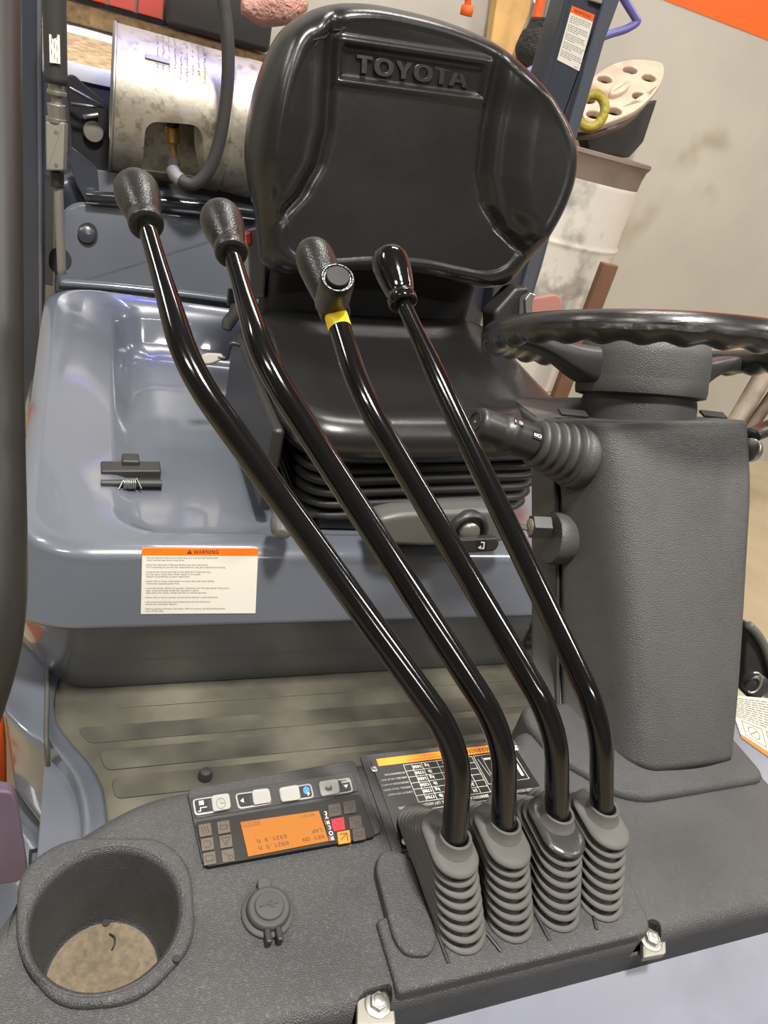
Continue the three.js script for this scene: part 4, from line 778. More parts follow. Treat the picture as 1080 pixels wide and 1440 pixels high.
// ---------- seat ----------
{
  const t = thing('operator_seat', 'black vinyl operator seat with a raised brand plate on its backrest', 'seat', V(0.53, 0.79, -1.2));
  const f = frame(at(585, 225, { z: -1.3 }), V(0, 0.2, 1));
  const O = px2(f, [[440, 8], [402, 36], [380, 78], [364, 128], [355, 178], [353, 220], [359, 262], [367, 300], [371, 340], [376, 372], [400, 388], [450, 390], [520, 386], [600, 390], [660, 402], [700, 408], [728, 400], [750, 376], [778, 336], [801, 292], [815, 250], [818, 214], [809, 180], [786, 140], [761, 106], [735, 76], [700, 50], [640, 24], [580, 7], [520, -4], [475, -3]]);
  const outline = smoothPoly(O, 240), cx = 0, cy = 0;
  const line = (l) => { const p = px2(f, l).sort((a, b) => a[1] - b[1]); return (b) => { if (b <= p[0][1]) return p[0][0]; for (let i = 1; i < p.length; i++) if (b <= p[i][1]) { const k = (b - p[i - 1][1]) / (p[i][1] - p[i - 1][1]); return lerp(p[i - 1][0], p[i][0], sstep(0, 1, k) * 0.4 + k * 0.6); } return p[p.length - 1][0]; }; };
  const cl = line([[466, 60], [464, 120], [461, 180], [450, 228], [430, 266], [400, 304], [380, 330]]), cr = line([[699, 84], [692, 130], [683, 180], [677, 240], [684, 285], [702, 320], [722, 342], [745, 365]]);
  const lo = to2(f, onFrame(f, 560, 355))[1], hi2 = to2(f, onFrame(f, 580, 50))[1];
  // the brand plate as a turned rectangle
  const pc = px2(f, [[483, 64], [681, 92], [672, 137], [476, 108]]), pcx = pc.reduce((s, p) => s + p[0], 0) / 4, pcy = pc.reduce((s, p) => s + p[1], 0) / 4;
  const pu = [(pc[1][0] + pc[2][0] - pc[0][0] - pc[3][0]) / 2, (pc[1][1] + pc[2][1] - pc[0][1] - pc[3][1]) / 2], pw = Math.hypot(...pu), ca = pu[0] / pw, sa = pu[1] / pw;
  const ph = Math.abs(-(pc[0][0] - pc[3][0]) * sa + (pc[0][1] - pc[3][1]) * ca);
  const height = (a, b) => {
    const fade = sstep(lo - 0.02, lo + 0.06, b) * (1 - sstep(hi2 - 0.04, hi2 + 0.04, b));
    let h = 0;
    for (const d of [cl(b) - a, a - cr(b)]) { h += fade * (0.034 * sstep(0.0, 0.09, d) - 0.009 * Math.exp(-((d / 0.0085) ** 2)) + 0.007 * Math.exp(-(((d - 0.02) / 0.011) ** 2))); }
    h += 0.012 * sstep(hi2 - 0.08, hi2 + 0.02, b) - 0.014 * (1 - ((a - pcx) / 0.25) ** 2) * sstep(hi2, lo + 0.1, b) * 0.6;
    const lx = Math.abs((a - pcx) * ca + (b - pcy) * sa) - pw / 2, ly = Math.abs(-(a - pcx) * sa + (b - pcy) * ca) - ph / 2, sd = Math.max(lx, ly);
    h += 0.0065 * Math.exp(-(((sd - 0.006) / 0.006) ** 2)) - 0.004 * sstep(0.003, -0.004, sd);
    return h;
  };
  const rings = [], RN = 150;
  for (let i = 1; i <= RN; i++) {
    const s = i / RN, te = clamp((s - 0.84) / 0.16), drop = 0.05 * (1 - Math.sqrt(Math.max(0, 1 - te * te * 0.999)));
    rings.push(outline.map(([a, b]) => from2(f, a * s, b * s, height(a * s, b * s) * (1 - te * te) + 0.02 * te * (1 - te) + height(a * s, b * s) * 0 - drop)));
  }
  const backR = [0.995, 0.96, 0.7, 0.3, 0.02].map((s, i) => outline.map(([a, b]) => from2(f, a * s, b * s, [-0.07, -0.085, -0.095, -0.1, -0.1][i])));
  const bg = loft([rings[0].map((p) => from2(f, 0, 0, height(0, 0)).lerp(p, 0.02)), ...rings, ...backR], { cap0: true, cap1: true });
  const back = part(t, 'backrest', U(flipIfInside(bg, from2(f, 0, 0, -0.05))), M.vinyl);
  const font = await new FontLoader().loadAsync('fonts/droid/droid_sans_bold.typeface.json');
  const tg = new TextGeometry('TOYOTA', { font, size: 0.034, depth: 0.004, bevelEnabled: true, bevelThickness: 0.0014, bevelSize: 0.0009, bevelSegments: 3, curveSegments: 8 });
  tg.computeBoundingBox(); { const b = tg.boundingBox, w = b.max.x - b.min.x, h = b.max.y - b.min.y; tg.translate(-(b.max.x + b.min.x) / 2, -(b.max.y + b.min.y) / 2, 0); tg.scale(pw * 0.8 / w, ph * 0.6 / h, 1); }
  const tf = frame(from2(f, pcx, pcy, height(pcx, pcy) - 0.002), f.n, f.u.clone().multiplyScalar(ca).addScaledVector(f.v, sa));
  const let_ = part(back, 'lettering', U(tg.applyMatrix4(tf.m)), M.vinyl, 'raised letters TOYOTA'); let_.userData.text = 'TOYOTA';
  for (const [p, q] of [[[433, 60], [462, 47]], [[436, 50], [452, 46]], [[440, 68], [450, 42]], [[443, 56], [457, 52]], [[467, 42], [484, 40]], [[480, 38], [476, 48]]]) {
    const w = (u) => { const c = to2(f, onFrame(f, ...u)); return from2(f, c[0], c[1], height(c[0], c[1]) - 0.001); };
    part(back, 'scuff_mark', sweep([w(p), w([(p[0] + q[0]) / 2 + 1, (p[1] + q[1]) / 2 + 2]), w(q)], 0.0018, { n: 10, seg: 6 }), M.matteBlack, 'short black scuff mark');
  }
  // cushion and its folded skirt, level with the slightly turned backrest
  const tiltM = new THREE.Matrix4().makeTranslation(0.5, 0.97, 0).multiply(new THREE.Matrix4().makeRotationZ(0.085)).multiply(new THREE.Matrix4().makeTranslation(-0.5, -0.97, 0));
  const rr = (x0, x1, z0, z1, r, y) => roundPoly([[x0, -z0], [x1, -z0], [x1, -z1], [x0, -z1]], r, 10).flatMap((p, i, all) => { const q = all[(i + 1) % all.length], m = i % 11 === 10 ? 14 : 1; return Array.from({ length: m }, (_, k) => { const x = lerp(p[0], q[0], k / m), z = -lerp(p[1], q[1], k / m); return V(x, typeof y === 'function' ? y(x, z) : y, z); }); });
  const X0 = 0.272, X1 = 0.79, Z0 = -0.925, Z1 = -1.43, cr2 = [];
  const dome = (k) => (x, z) => k + 0.012 * Math.pow(Math.abs(x - 0.53) / 0.26, 3) + 0.025 * sstep(-1.0, -1.4, z);
  cr2.push(rr(X0 + 0.03, X1 - 0.03, Z0 - 0.03, Z1 + 0.03, 0.07, 0.912));
  for (let i = 0; i <= 14; i++) { const a = -Math.PI / 2 + i / 14 * Math.PI, d = 0.045 * (1 - Math.cos(a)); cr2.push(rr(X0 + d * 0.75, X1 - d * 0.75, Z0 - d, Z1 + d, Math.max(0.1 - d * 0.5, 0.04), dome(0.953 + 0.04 * Math.sin(a)))); }
  for (const [d, k] of [[0.065, 0.993], [0.09, 0.988], [0.11, 0.978], [0.14, 0.974], [0.19, 0.974], [0.25, 0.974]]) cr2.push(rr(X0 + d, X1 - d, Z0 - d, Z1 + d, 0.04 - d * 0.1, dome(k)));
  part(t, 'cushion', U(flipIfInside(loft(cr2, { cap0: true, cap1: true }).applyMatrix4(tiltM), V(0.53, 0.95, -1.18))), M.vinyl);
  const sk = []; for (let i = 0; i <= 4; i++) for (const [q, o] of [[0, 0.016], [0.2, 0.004], [0.45, 0], [0.7, 0.002], [0.9, 0.012]]) { const k = (i + q) / 5, d = o + 0.024 + 0.012 * k; sk.push(rr(X0 + d, X1 - d, Z0 - d, Z1 + d, 0.07, lerp(0.914, 0.797, k))); }
  part(t, 'skirt', flipIfInside(loft(sk, { cap0: true, cap1: true }).applyMatrix4(tiltM), V(0.53, 0.86, -1.18)), M.skirt = std({ name: 'folded black skirt', color: lin(0.02, 0.02, 0.02), roughness: 0.5 }));
  part(t, 'side_plate', U(rbox(frame(V(0.268, 0.868, -1.2), V(1, 0, 0), V(0, 0, -1)), 0.44, 0.15, 0.02, 0.008).applyMatrix4(new THREE.Matrix4())), M.smoothBlack);
  part(t, 'seat_rail', U(rbox(frame(V(0.53, 0.787, -1.17), V(0, 1, 0)), 0.34, 0.4, 0.038, 0.006)), M.matteBlack);
  part(t, 'back_hinge', U(rbox(frame(V(0.53, 1.0, -1.44), V(0, 0, 1)), 0.44, 0.4, 0.1, 0.02)), M.matteBlack);
  // knob of the slide lever at the left below the skirt
  part(t, 'slide_knob', sweep([at(399, 722, { z: -0.91 }), at(397, 740, { z: -0.875 }), at(396, 752, { z: -0.85 })], [0.0165, 0.019, 0.017, 0.008], { n: 24, seg: 24 }), M.greyPlastic);
  part(t, 'slide_rod', sweep([at(399, 722, { z: -0.93 }), at(430, 725, { z: -0.96 }), at(462, 722, { z: -1.0 })], 0.005, { n: 12, seg: 10 }), M.smoothBlack);
}
// weight adjuster under the seat
{
  const f = frame(V(0.6, 0.8, -0.853), V(0, 0.12, 1)), c = onFrame(f, 655, 744);
  const t = thing('weight_adjuster', 'grey plastic adjuster bar with a round black dial under the seat front', 'seat adjuster', c.clone().add(V(0, -0.03, 0)));
  part(t, 'bar', slab(f, roundPoly(px2(f, [[529, 742], [534, 728], [560, 722], [660, 716], [712, 716], [724, 728], [722, 752], [700, 764], [600, 768], [545, 766], [531, 757]]), 0.012, 5), 0.05, 0.009, { h: 0.004, seg: 6 }), M.greyPlastic);
  part(t, 'dial', turned(c, f.n, [[0.036, 0], [0.036, 0.01], [0.034, 0.015], [0.03, 0.017], [0.026, 0.015], [0.025, 0.008], [0, 0.008]], 40), M.smoothBlack);
  part(t, 'dial_core', turned(c, f.n, [[0.018, 0.006], [0.018, 0.016], [0.014, 0.02], [0, 0.021]], 30), M.steel);
  const h = part(t, 'dial_handle', slab(f, roundPoly(px2(f, [[632, 746], [686, 743], [690, 752], [684, 762], [634, 765], [630, 756]]), 0.006), 0.016, 0.004, { h: 0.034 }), M.smoothBlack);
  const tx = canvasTex(64, 64, (x) => { x.fillStyle = '#0f0f0f'; x.fillRect(0, 0, 64, 64); x.strokeStyle = x.fillStyle = '#f0f0f0'; x.lineWidth = 8; x.beginPath(); x.moveTo(28, 12); x.lineTo(50, 16); x.lineTo(46, 50); x.lineTo(34, 50); x.stroke(); x.beginPath(); x.moveTo(8, 44); x.lineTo(30, 30); x.lineTo(30, 54); x.fill(); });
  part(h, 'dial_mark', print(f, px2(f, [[657, 746], [671, 745], [671, 760], [657, 761]]), 0.0003, 0.0344), std({ map: tx, roughness: 0.5 }));
}

// ---------- around the seat ----------
{ // left belt buckle
  const t = thing('belt_buckle', 'grey seat belt buckle with a red button left of the backrest', 'belt buckle', at(355, 400, { z: -1.42 }));
  const f = frame(at(358, 360, { z: -1.42 }), V(-0.3, 0.2, 1));
  part(t, 'buckle_body', slab(f, roundPoly(px2(f, [[347, 322], [366, 318], [376, 350], [372, 420], [352, 420]]), 0.008), 0.03, 0.005, { h: 0.005 }), M.greyPlastic);
  part(t, 'release_button', slab(f, roundPoly(px2(f, [[346, 329], [353, 326], [354, 342], [348, 345]]), 0.002), 0.008, 0.002, { h: 0.01 }), M.red, 'red release button');
}
{ // right belt
  const t = thing('seat_belt', 'faded pink seat belt webbing in a metal buckle right of the seat', 'seat belt', at(755, 440, { z: -1.25 }));
  const f = frame(at(765, 430, { z: -1.25 }), V(0.1, 0.2, 1));
  part(t, 'webbing', U(slab(f, roundPoly(px2(f, [[743, 420], [779, 413], [788, 418], [791, 470], [740, 470]]), 0.006), 0.014, 0.004, { h: 0.004 })), std({ name: 'faded belt webbing', color: lin(0.36, 0.16, 0.12), roughness: 0.8, bumpMap: T.grain, bumpScale: 0.0006 }));
  part(t, 'buckle_plate', slab(f, roundPoly(px2(f, [[734, 420], [741, 410], [749, 414], [744, 422], [745, 468], [737, 468]]), 0.003), 0.01, 0.002, { h: 0.012 }), M.steel);
  part(t, 'retractor', slab(f, roundPoly(px2(f, [[700, 440], [730, 405], [745, 402], [752, 412], [738, 418], [735, 480], [700, 480]]), 0.008), 0.05, 0.008, { h: -0.01 }), M.smoothBlack);
}
{ // silver release lever and black strap on the hood beside the seat
  const f = frame(V(0, 0.80, 0), V(0, 1, 0)), z = -1.28;
  const t = thing('seat_release_lever', 'silver paddle lever on a black arm between hood tray and seat', 'lever', at(290, 505, { z }));
  const g = frame(at(295, 502, { z }), V(0, 0.6, 1));
  part(t, 'paddle', slab(g, roundPoly(px2(g, [[281, 500], [290, 496], [312, 497], [315, 504], [300, 512], [286, 514]]), 0.008), 0.012, 0.003, { h: 0.004 }), M.dullSteel);
  part(t, 'arm', sweep([at(306, 503, { z }), at(318, 503, { z }), at(321, 490, { z }), at(326, 483, { z }), at(337, 485, { z })], 0.0045, { n: 30, seg: 8 }), M.smoothBlack);
  const s = thing('hood_prop_strap', 'black strap hanging from a small clip at the rear of the hood', 'strap', at(325, 460, { z: -1.5 }));
  part(s, 'clip', rbox(frame(at(327, 418, { z: -1.52 }), V(0, 0.3, 1)), 0.02, 0.035, 0.02, 0.003), M.smoothBlack);
  part(s, 'strap', sweep([at(329, 428, { z: -1.51 }), at(330, 440, { z: -1.49 }), at(322, 453, { z: -1.47 }), at(318, 464, { z: -1.46 })], [0.008, 0.013, 0.014, 0.009], { n: 24, seg: 12, flat: 0.5 }), M.hose);
}
// ---------- rear of the truck ----------
{
  const f = frame(at(200, 352, { z: -1.86 }), V(0, 0.3, 1));
  const t = thing('rear_cover', 'slate blue cover panel between hood and gas tank with a black hole', 'cover', at(200, 410, { z: -1.86 }));
  part(t, 'panel', slab(f, roundPoly(px2(f, [[79, 322], [90, 292], [110, 282], [380, 310], [380, 450], [76, 412]]), [0.03, 0.05, 0.03, 0.005, 0.005, 0.01]), 0.04, 0.012, { seg: 6 }), M.slate);
  part(t, 'lip', sweep(px2(f, [[84, 398], [150, 403], [250, 413], [380, 430]]).map((p) => from2(f, p[0], p[1], 0.008)), 0.01, { n: 30, seg: 12 }), M.slate);
  part(t, 'hole', slab(f, smoothPoly(px2(f, [[112, 318], [126, 313], [136, 322], [135, 342], [122, 348], [110, 338]]), 30), 0.004, 0.0005, { h: 0.001 }), M.matteBlack);
  part(t, 'plug', turned(onFrame(f, 122, 330), f.n, [[0.02, 0], [0.019, 0.006], [0.013, 0.009], [0, 0.01]], 24), M.slateDark);
  part(t, 'side_notch', slab(f, smoothPoly(px2(f, [[72, 352], [88, 348], [100, 362], [98, 376], [80, 384], [70, 376]]), 30), 0.006, 0.001, { h: 0.002 }), M.matteBlack);
  const cw = solo('counterweight', 'dark slate counterweight block behind the hood under the gas tank', 'counterweight', U(rbox(frame(V(0.5, 0.72, -2.1), V(0, 0, 1)), 1.2, 0.74, 0.36, 0.05)), M.slateDark);
}
// gas tank lying across the counterweight
const TX = 0.022, TY = 1.255, TZ = -1.99, TR = 0.152;
{
  const ax = V(1, 0, 0), t = thing('gas_tank', 'worn silver gas tank lying on its side behind the seat', 'gas tank', V(0.45, TY - TR, TZ));
  const st1 = fbm(512, 6, 5, 201), st2 = fbm(512, 20, 4, 233);
  const map = tex(512, (i) => { const d = sstep(0.45, 0.75, st1[i]) * 0.16 + sstep(0.55, 0.8, st2[i]) * 0.16; const v = 0.95 - d; return [v, v - 0.02 - d * 0.06, v - 0.06 - d * 0.12]; }, true, 0.3);
  M.tank = std({ name: 'worn silver tank paint', color: lin(0.46, 0.44, 0.39), roughness: 0.42, metalness: 0.55, map, bumpMap: T.bumps, bumpScale: 0.0004 });
  // guard collar with an opening for the valve
  const cyl = (r, x0, x1) => { const g = new THREE.CylinderGeometry(r, r, x1 - x0, 96, 1); g.rotateZ(Math.PI / 2); g.translate((x0 + x1) / 2, TY, TZ); return g; };
  const ev = new Evaluator(); ev.attributes = ['position', 'normal', 'uv'];
  const B = (g) => { const b = new Brush(g); b.updateMatrixWorld(); return b; };
  let col = ev.evaluate(B(cyl(TR, TX, TX + 0.246)), B(cyl(TR - 0.005, TX - 0.01, TX + 0.24)), SUBTRACTION);
  const wf = frame(V(0, TY, TZ + TR), V(0, 0, 1)), zc = TZ + TR;
  const wq = [[204, 168], [282, 174], [288, 252], [200, 243]].map(([a, b]) => { const p = at(a, b, { z: TZ + TR * 0.83 }); return [p.x, p.y - TY]; });
  const wg = new THREE.ExtrudeGeometry(shapeOf(roundPoly(wq, [0.03, 0.03, 0.012, 0.012], 8)), { depth: 0.3, bevelEnabled: false }); wg.translate(0, TY, TZ);
  col = ev.evaluate(col, B(wg), SUBTRACTION);
  const cg = col.geometry.index ? col.geometry.toNonIndexed() : col.geometry;
  part(t, 'guard_collar', U(smoothNormals(cg, 0.6)), M.tank);
  part(t, 'collar_rim', sweep(Array.from({ length: 65 }, (_, i) => V(TX, TY + Math.cos(i / 64 * 6.2832) * (TR - 0.001), TZ + Math.sin(i / 64 * 6.2832) * (TR - 0.001))), 0.0045, { straight: true, seg: 8, cap: false }), M.steel);
  const prof = [[0, 0]]; for (let i = 1; i <= 10; i++) { const a = i / 10 * Math.PI / 2; prof.push([TR * 0.985 * Math.sin(a), 0.075 * (1 - Math.cos(a))]); } prof.push([TR * 0.99, 0.1], [TR, 0.104], [TR, 0.64]); for (let i = 1; i <= 10; i++) { const a = i / 10 * Math.PI / 2; prof.push([TR * Math.cos(a), 0.64 + 0.075 * Math.sin(a)]); }
  part(t, 'vessel', U(turned(V(TX + 0.185, TY, TZ), ax, prof, 96)), M.tank);
  // stamped lines on the collar
  const stamp = []; const r2 = mulberry(5);
  for (let l = 0; l < 9; l++) { let a = 0.35 + 0.15 * r2(); while (a < 1.35) { const w = 0.02 + r2() * 0.05; if (r2() > 0.25) { const x = TX + 0.085 + l * 0.0125, pts = []; for (let k = 0; k <= 3; k++) { const q = Math.PI / 2 - (a + w * k / 3) + 0.35; pts.push(V(x + (r2() - 0.5) * 0.004, TY + Math.sin(q) * TR, TZ + Math.cos(q) * TR)); } stamp.push(sweep(pts, 0.0011, { straight: true, seg: 5 })); } a += w + 0.015; } }
  const so = part(t, 'stamped_marking', merge(stamp), M.tank); so.userData.kind = 'stuff';
  part(t, 'rating_tag', slab(frame(V(TX + 0.085, TY + 0.104, TZ + 0.108), V(0, 0.72, 0.7)), roundPoly([[-0.025, -0.006], [0.025, -0.006], [0.025, 0.006], [-0.025, 0.006]], 0.002), 0.004, 0.001, { h: 0.006 }), M.dullSteel);
  // valve
  const v0 = at(245, 222, { z: TZ + 0.1 }), v1 = at(242, 166, { z: TZ + 0.1 });
  const vt = thing('tank_valve', 'brass gas valve showing through the opening of the tank collar', 'valve', v0);
  const va = v1.clone().sub(v0), vl = va.length(); va.normalize();
  part(vt, 'valve_body', turned(v0, va, [[0, 0], [0.008, 0], [0.008, vl * 0.35], [0.014, vl * 0.38], [0.0165, vl * 0.42], [0.0165, vl * 0.75], [0.015, vl * 0.78], [0, vl * 0.78]], 24), M.brass);
  part(vt, 'hand_wheel', turned(v0, va, [[0.013, vl * 0.78], [0.0145, vl * 0.8], [0.0145, vl * 1.0], [0.012, vl * 1.05], [0, vl * 1.05]], 12), M.matteBlack);
  const ht = thing('gas_hose', 'black rubber gas hose looping from the valve up over the tank', 'hose', at(270, 260, { z: TZ + 0.2 }));
  const hp = [at(245, 228, { z: TZ + 0.12 }), at(243, 240, { z: TZ + 0.15 }), at(252, 252, { z: TZ + 0.175 }), at(272, 259, { z: TZ + 0.19 }), at(293, 240, { z: TZ + 0.195 }), at(308, 200, { z: TZ + 0.195 }), at(318, 140, { z: TZ + 0.195 }), at(321, 80, { z: TZ + 0.195 }), at(317, 25, { z: TZ + 0.19 }), at(309, -25, { z: TZ + 0.18 }), at(300, -90, { z: TZ + 0.1 })];
  part(ht, 'tube', sweep(hp, 0.0135, { n: 120, seg: 16 }), M.hose);
  part(ht, 'crimp', sweep(((c) => [0.1, 0.13, 0.16, 0.19, 0.22].map((k) => c.getPoint(k)))(new THREE.CatmullRomCurve3(hp, false, 'centripetal')), 0.0155, { n: 20, seg: 16 }), M.dullSteel);
}
{ // bracket, cradle and bar that hold the tank
  const t = thing('tank_bracket', 'black steel bracket with a shiny bar holding the gas tank', 'bracket', at(120, 280, { z: -1.93 }));
  const f = frame(at(120, 190, { z: -1.96 }), V(0.1, 0.05, 1));
  part(t, 'side_plate', slab(f, roundPoly(px2(f, [[92, 108], [104, 104], [118, 118], [152, 146], [156, 245], [148, 292], [118, 272], [104, 220], [98, 160]]), 0.01), 0.03, 0.003), M.matteBlack);
  part(t, 'gusset', sweep([at(98, 124, { z: -1.92 }), at(150, 152, { z: -1.92 }), at(100, 146, { z: -1.92 })].flatMap((p, i, a) => (i < 2 ? [p, p.clone().lerp(a[i + 1], 0.5)] : [p])), 0.004, { straight: true, seg: 8 }), M.slateDark);
  part(t, 'pivot_bolt', turned(onFrame(f, 131, 185, 0.002), f.n, [[0.022, 0], [0.022, 0.01], [0.02, 0.013], [0, 0.014]], 28), M.dullSteel);
  part(t, 'latch_pin', sweep([onFrame(f, 117, 165, 0.008), onFrame(f, 138, 161, 0.008)], 0.005, { straight: true, seg: 10 }), M.steel);
  const fz = frame(at(120, 250, { z: -1.9 }), V(0.15, 0.1, 1));
  part(t, 'arm_plate', slab(fz, roundPoly(px2(fz, [[100, 205], [112, 215], [137, 236], [141, 284], [122, 285], [108, 260], [98, 230]]), 0.004), 0.012, 0.002), M.slateDark);
  part(t, 'cross_bar', sweep([at(122, 276, { z: -1.87 }), at(250, 286, { z: -1.87 }), at(372, 301, { z: -1.87 })], 0.013, { n: 12, seg: 16 }), M.darkBar = phy({ name: 'dark polished bar', color: lin(0.03, 0.03, 0.035), roughness: 0.2, metalness: 0.4, clearcoat: 0.6, clearcoatRoughness: 0.1 }));
  const cf = frame(at(240, 262, { z: -1.93 }), V(0, 0.4, 1));
  part(t, 'cradle', slab(cf, px2(cf, [[125, 236], [250, 252], [380, 268], [380, 300], [250, 286], [125, 274]]), 0.03, 0.004), M.slateDark);
}
{ // hydraulic hose and coupling by the left post
  const z = -1.72, t = thing('coupling_hose', 'black hose with a steel coupling block and white tag by the left post', 'hose', at(80, 350, { z }));
  const s = (a, b, r, m, name, label, o = {}) => part(t, name, sweep([at(a[0], a[1], { z }), at((a[0] + b[0]) / 2, (a[1] + b[1]) / 2, { z }), at(b[0], b[1], { z })], r, { n: 14, seg: 18, ...o }), m, label);
  s([76, -20], [79, 118], 0.0205, M.hose, 'sleeve');
  s([78, 112], [80, 133], 0.0145, M.steel, 'ferrule'); s([80, 128], [80, 133], 0.018, M.steel, 'ferrule_ring'); s([80, 132], [80, 148], 0.0105, M.dullSteel, 'fitting'); s([79, 146], [80, 168], 0.0165, M.steel, 'hex_nut', undefined, { seg: 6 });
  s([79, 166], [79, 172], 0.0185, M.steel, 'collar');
  const f = frame(at(80, 205, { z: z + 0.01 }), V(-0.2, 0.15, 1));
  part(t, 'block', slab(f, roundPoly(px2(f, [[66, 171], [93, 173], [91, 240], [67, 240]]), 0.003), 0.03, 0.003, { h: 0.012 }), M.dullSteel);
  for (const y of [186, 232]) part(t, 'block_screw', turned(onFrame(f, 79, y, 0.012), f.n, [[0.004, 0], [0.0035, 0.001], [0, 0.001]], 12), M.steel);
  s([80, 240], [80, 262], 0.0135, M.smoothBlack, 'lower_nut'); s([82, 260], [87, 385], 0.009, M.dullSteel, 'pipe');
  const tg = canvasTex(64, 256, (x) => { x.fillStyle = '#d9d8d4'; x.fillRect(0, 0, 64, 256); x.fillStyle = '#44423e'; for (let i = 0; i < 26; i++) x.fillRect(12 + (i % 3) * 16, 20 + (i * 37) % 210, 3, 16); });
  const tfm = frame(at(77, 70, { z: z + 0.021 }), V(-0.05, 0.1, 1));
  part(t, 'tag', print(tfm, px2(tfm, [[69, 48], [84, 49], [85, 90], [70, 88]]), 0.0006, 0.001), std({ map: tg, roughness: 0.5 }), 'white printed tag');
}
// ---------- posts of the overhead guard ----------
{
  const tl = thing('guard_post', 'dark slate overhead guard post at the left edge behind the hood', 'post', V(-0.15, 0.5, -1.88), 'overhead guard posts');
  part(tl, 'column', rbox(frame(V(-0.143, 1.45, -1.86), V(0, 0, 1)), 0.06, 1.9, 0.09, 0.008), M.slateDark);
  part(tl, 'weather_strip', sweep([V(-0.118, 0.6, -1.813), V(-0.118, 1.5, -1.813), V(-0.118, 2.3, -1.813)], 0.004, { n: 8, seg: 8 }), M.slate);
  const z = -1.86, f = frame(at(790, 150, { z }), V(0, 0, 1));
  const tr = thing('guard_post', 'dark slate overhead guard post with a warning sheet right of the seat', 'post', at(740, 420, { z }), 'overhead guard posts');
  const pl = px2(f, [[812, -60], [872, -60], [842, 60], [790, 240], [752, 370], [728, 450], [690, 450], [700, 330], [770, 90]]);
  part(tr, 'column', slab(f, roundPoly(pl, 0.004), 0.08, 0.006), M.slateDark);
  const fs2 = frame(at(800, 150, { z: z + 0.01 }), V(0.35, 0, 1));
  part(tr, 'edge_flange', slab(f, roundPoly(px2(f, [[862, -60], [890, -60], [846, 60], [806, 200], [760, 372], [736, 450], [718, 450], [748, 340], [786, 210], [830, 56]]), 0.004), 0.03, 0.006, { h: 0.014 }), M.flange = phy({ name: 'slate post flange', color: lin(0.07, 0.078, 0.1), roughness: 0.3, clearcoat: 0.5, clearcoatRoughness: 0.1 }));
  const tx = canvasTex(256, 512, (x, w, h) => { x.fillStyle = '#cbc7be'; x.fillRect(0, 0, w, h); x.fillStyle = '#e85a14'; x.fillRect(0, 0, w, 62); x.fillStyle = '#3a2418'; x.font = 'bold 42px sans-serif'; x.fillText('WARNING', 30, 46, 200); x.fillStyle = '#6a6762'; for (let b = 0; b < 5; b++) for (let i = 0; i < 4; i++) { let a = 16; const r3 = mulberry(b * 7 + i + 1); while (a < (i === 3 ? 120 : 225)) { const w2 = 12 + r3() * 26; x.fillRect(a, 84 + b * 80 + i * 17, w2, 7); a += w2 + 6; } } x.fillRect(190, 492, 40, 6); });
  part(tr, 'warning_sheet', print(f, px2(f, [[804, 8], [836, 21], [814, 100], [783, 84]]), 0.0008, 0.0016), std({ map: tx, roughness: 0.5 }), 'white warning sheet with an orange header').userData.text = 'WARNING';
  part(tr, 'bracket_tab', slab(f, px2(f, [[828, -4], [845, 1], [843, 6], [827, 1]]), 0.01, 0.002, { h: 0.01 }), M.dullSteel);
  // front post, close to the camera
  const tf = thing('front_post', 'thick black front post close by at the left picture edge', 'post', at(0, 1000, { d: 0.6 }));
  const pts = [[-16, -60], [-14, 200], [-12, 420], [-10, 620], [-7, 760], [-8, 850], [-20, 930], [-44, 1010]].map(([a, b]) => at(a, b, { d: 0.6 }));
  part(tf, 'tube', U(sweep(pts, 0.0245, { n: 60, seg: 28 })), std({ name: 'satin black post paint', color: lin(0.018, 0.017, 0.015), roughness: 0.45 }));
  const mp = frame(at(15, 1175, { d: 0.5 }), V(0.1, 0.3, 1));
  solo('mauve_panel', 'smooth dark mauve plastic panel at the lower left picture edge', 'panel', slab(mp, roundPoly(px2(mp, [[-60, 1104], [18, 1114], [24, 1130], [40, 1234], [20, 1243], [-60, 1250]]), 0.004), 0.012, 0.002), std({ name: 'dark mauve plastic', color: lin(0.085, 0.058, 0.085), roughness: 0.5 }));
  const of = frame(at(0, 1040, { z: -0.95 }), V(0.2, 0.3, 1));
  solo('orange_side_panel', 'sliver of orange body side outside the left fender', 'panel', slab(of, roundPoly(px2(of, [[-60, 960], [2, 985], [9, 1040], [10, 1108], [-60, 1120]]), 0.01), 0.03, 0.004), M.orange);
  const os = frame(at(30, 600, { z: -1.3 }), V(0, 0, 1));
  solo('orange_post_strip', 'orange strip between the black front post and the hood side', 'panel', slab(os, px2(os, [[18, 545], [34, 546], [36, 680], [18, 680]]), 0.02, 0.002), M.orange);
}
{ // rear beam between the posts, above the picture, with the blue safety lamp whose tint shows on tank and hood
  solo('guard_beam', 'dark slate beam between the two guard posts above the gas tank', 'beam', rbox(frame(V(0.5, 2.36, -1.86), V(0, 0, 1)), 1.4, 0.07, 0.08, 0.01), M.slateDark);
  const o = V(0.2, 2.22, -1.9), t = thing('safety_lamp', 'small blue safety lamp hanging from the guard beam above the gas tank', 'lamp', o);
  part(t, 'housing', rbox(frame(V(0.2, 2.275, -1.9), V(0, 0, 1)), 0.12, 0.1, 0.06, 0.012), M.matteBlack);
  part(t, 'lens', rbox(frame(V(0.2, 2.221, -1.9), V(0, 1, 0)), 0.1, 0.05, 0.01, 0.003), std({ name: 'lit blue lens', color: 0x05051a, emissive: 0x1622ff, emissiveIntensity: 3 }));
  const L = new THREE.SpotLight(0x2a34ff, 1.6, 0, 0.4, 0.5); L.position.set(0.2, 2.21, -1.9); L.target.position.set(0.15, 1.2, -2.05); L.castShadow = true; L.shadow.radius = 2; scene.add(L, L.target);
}
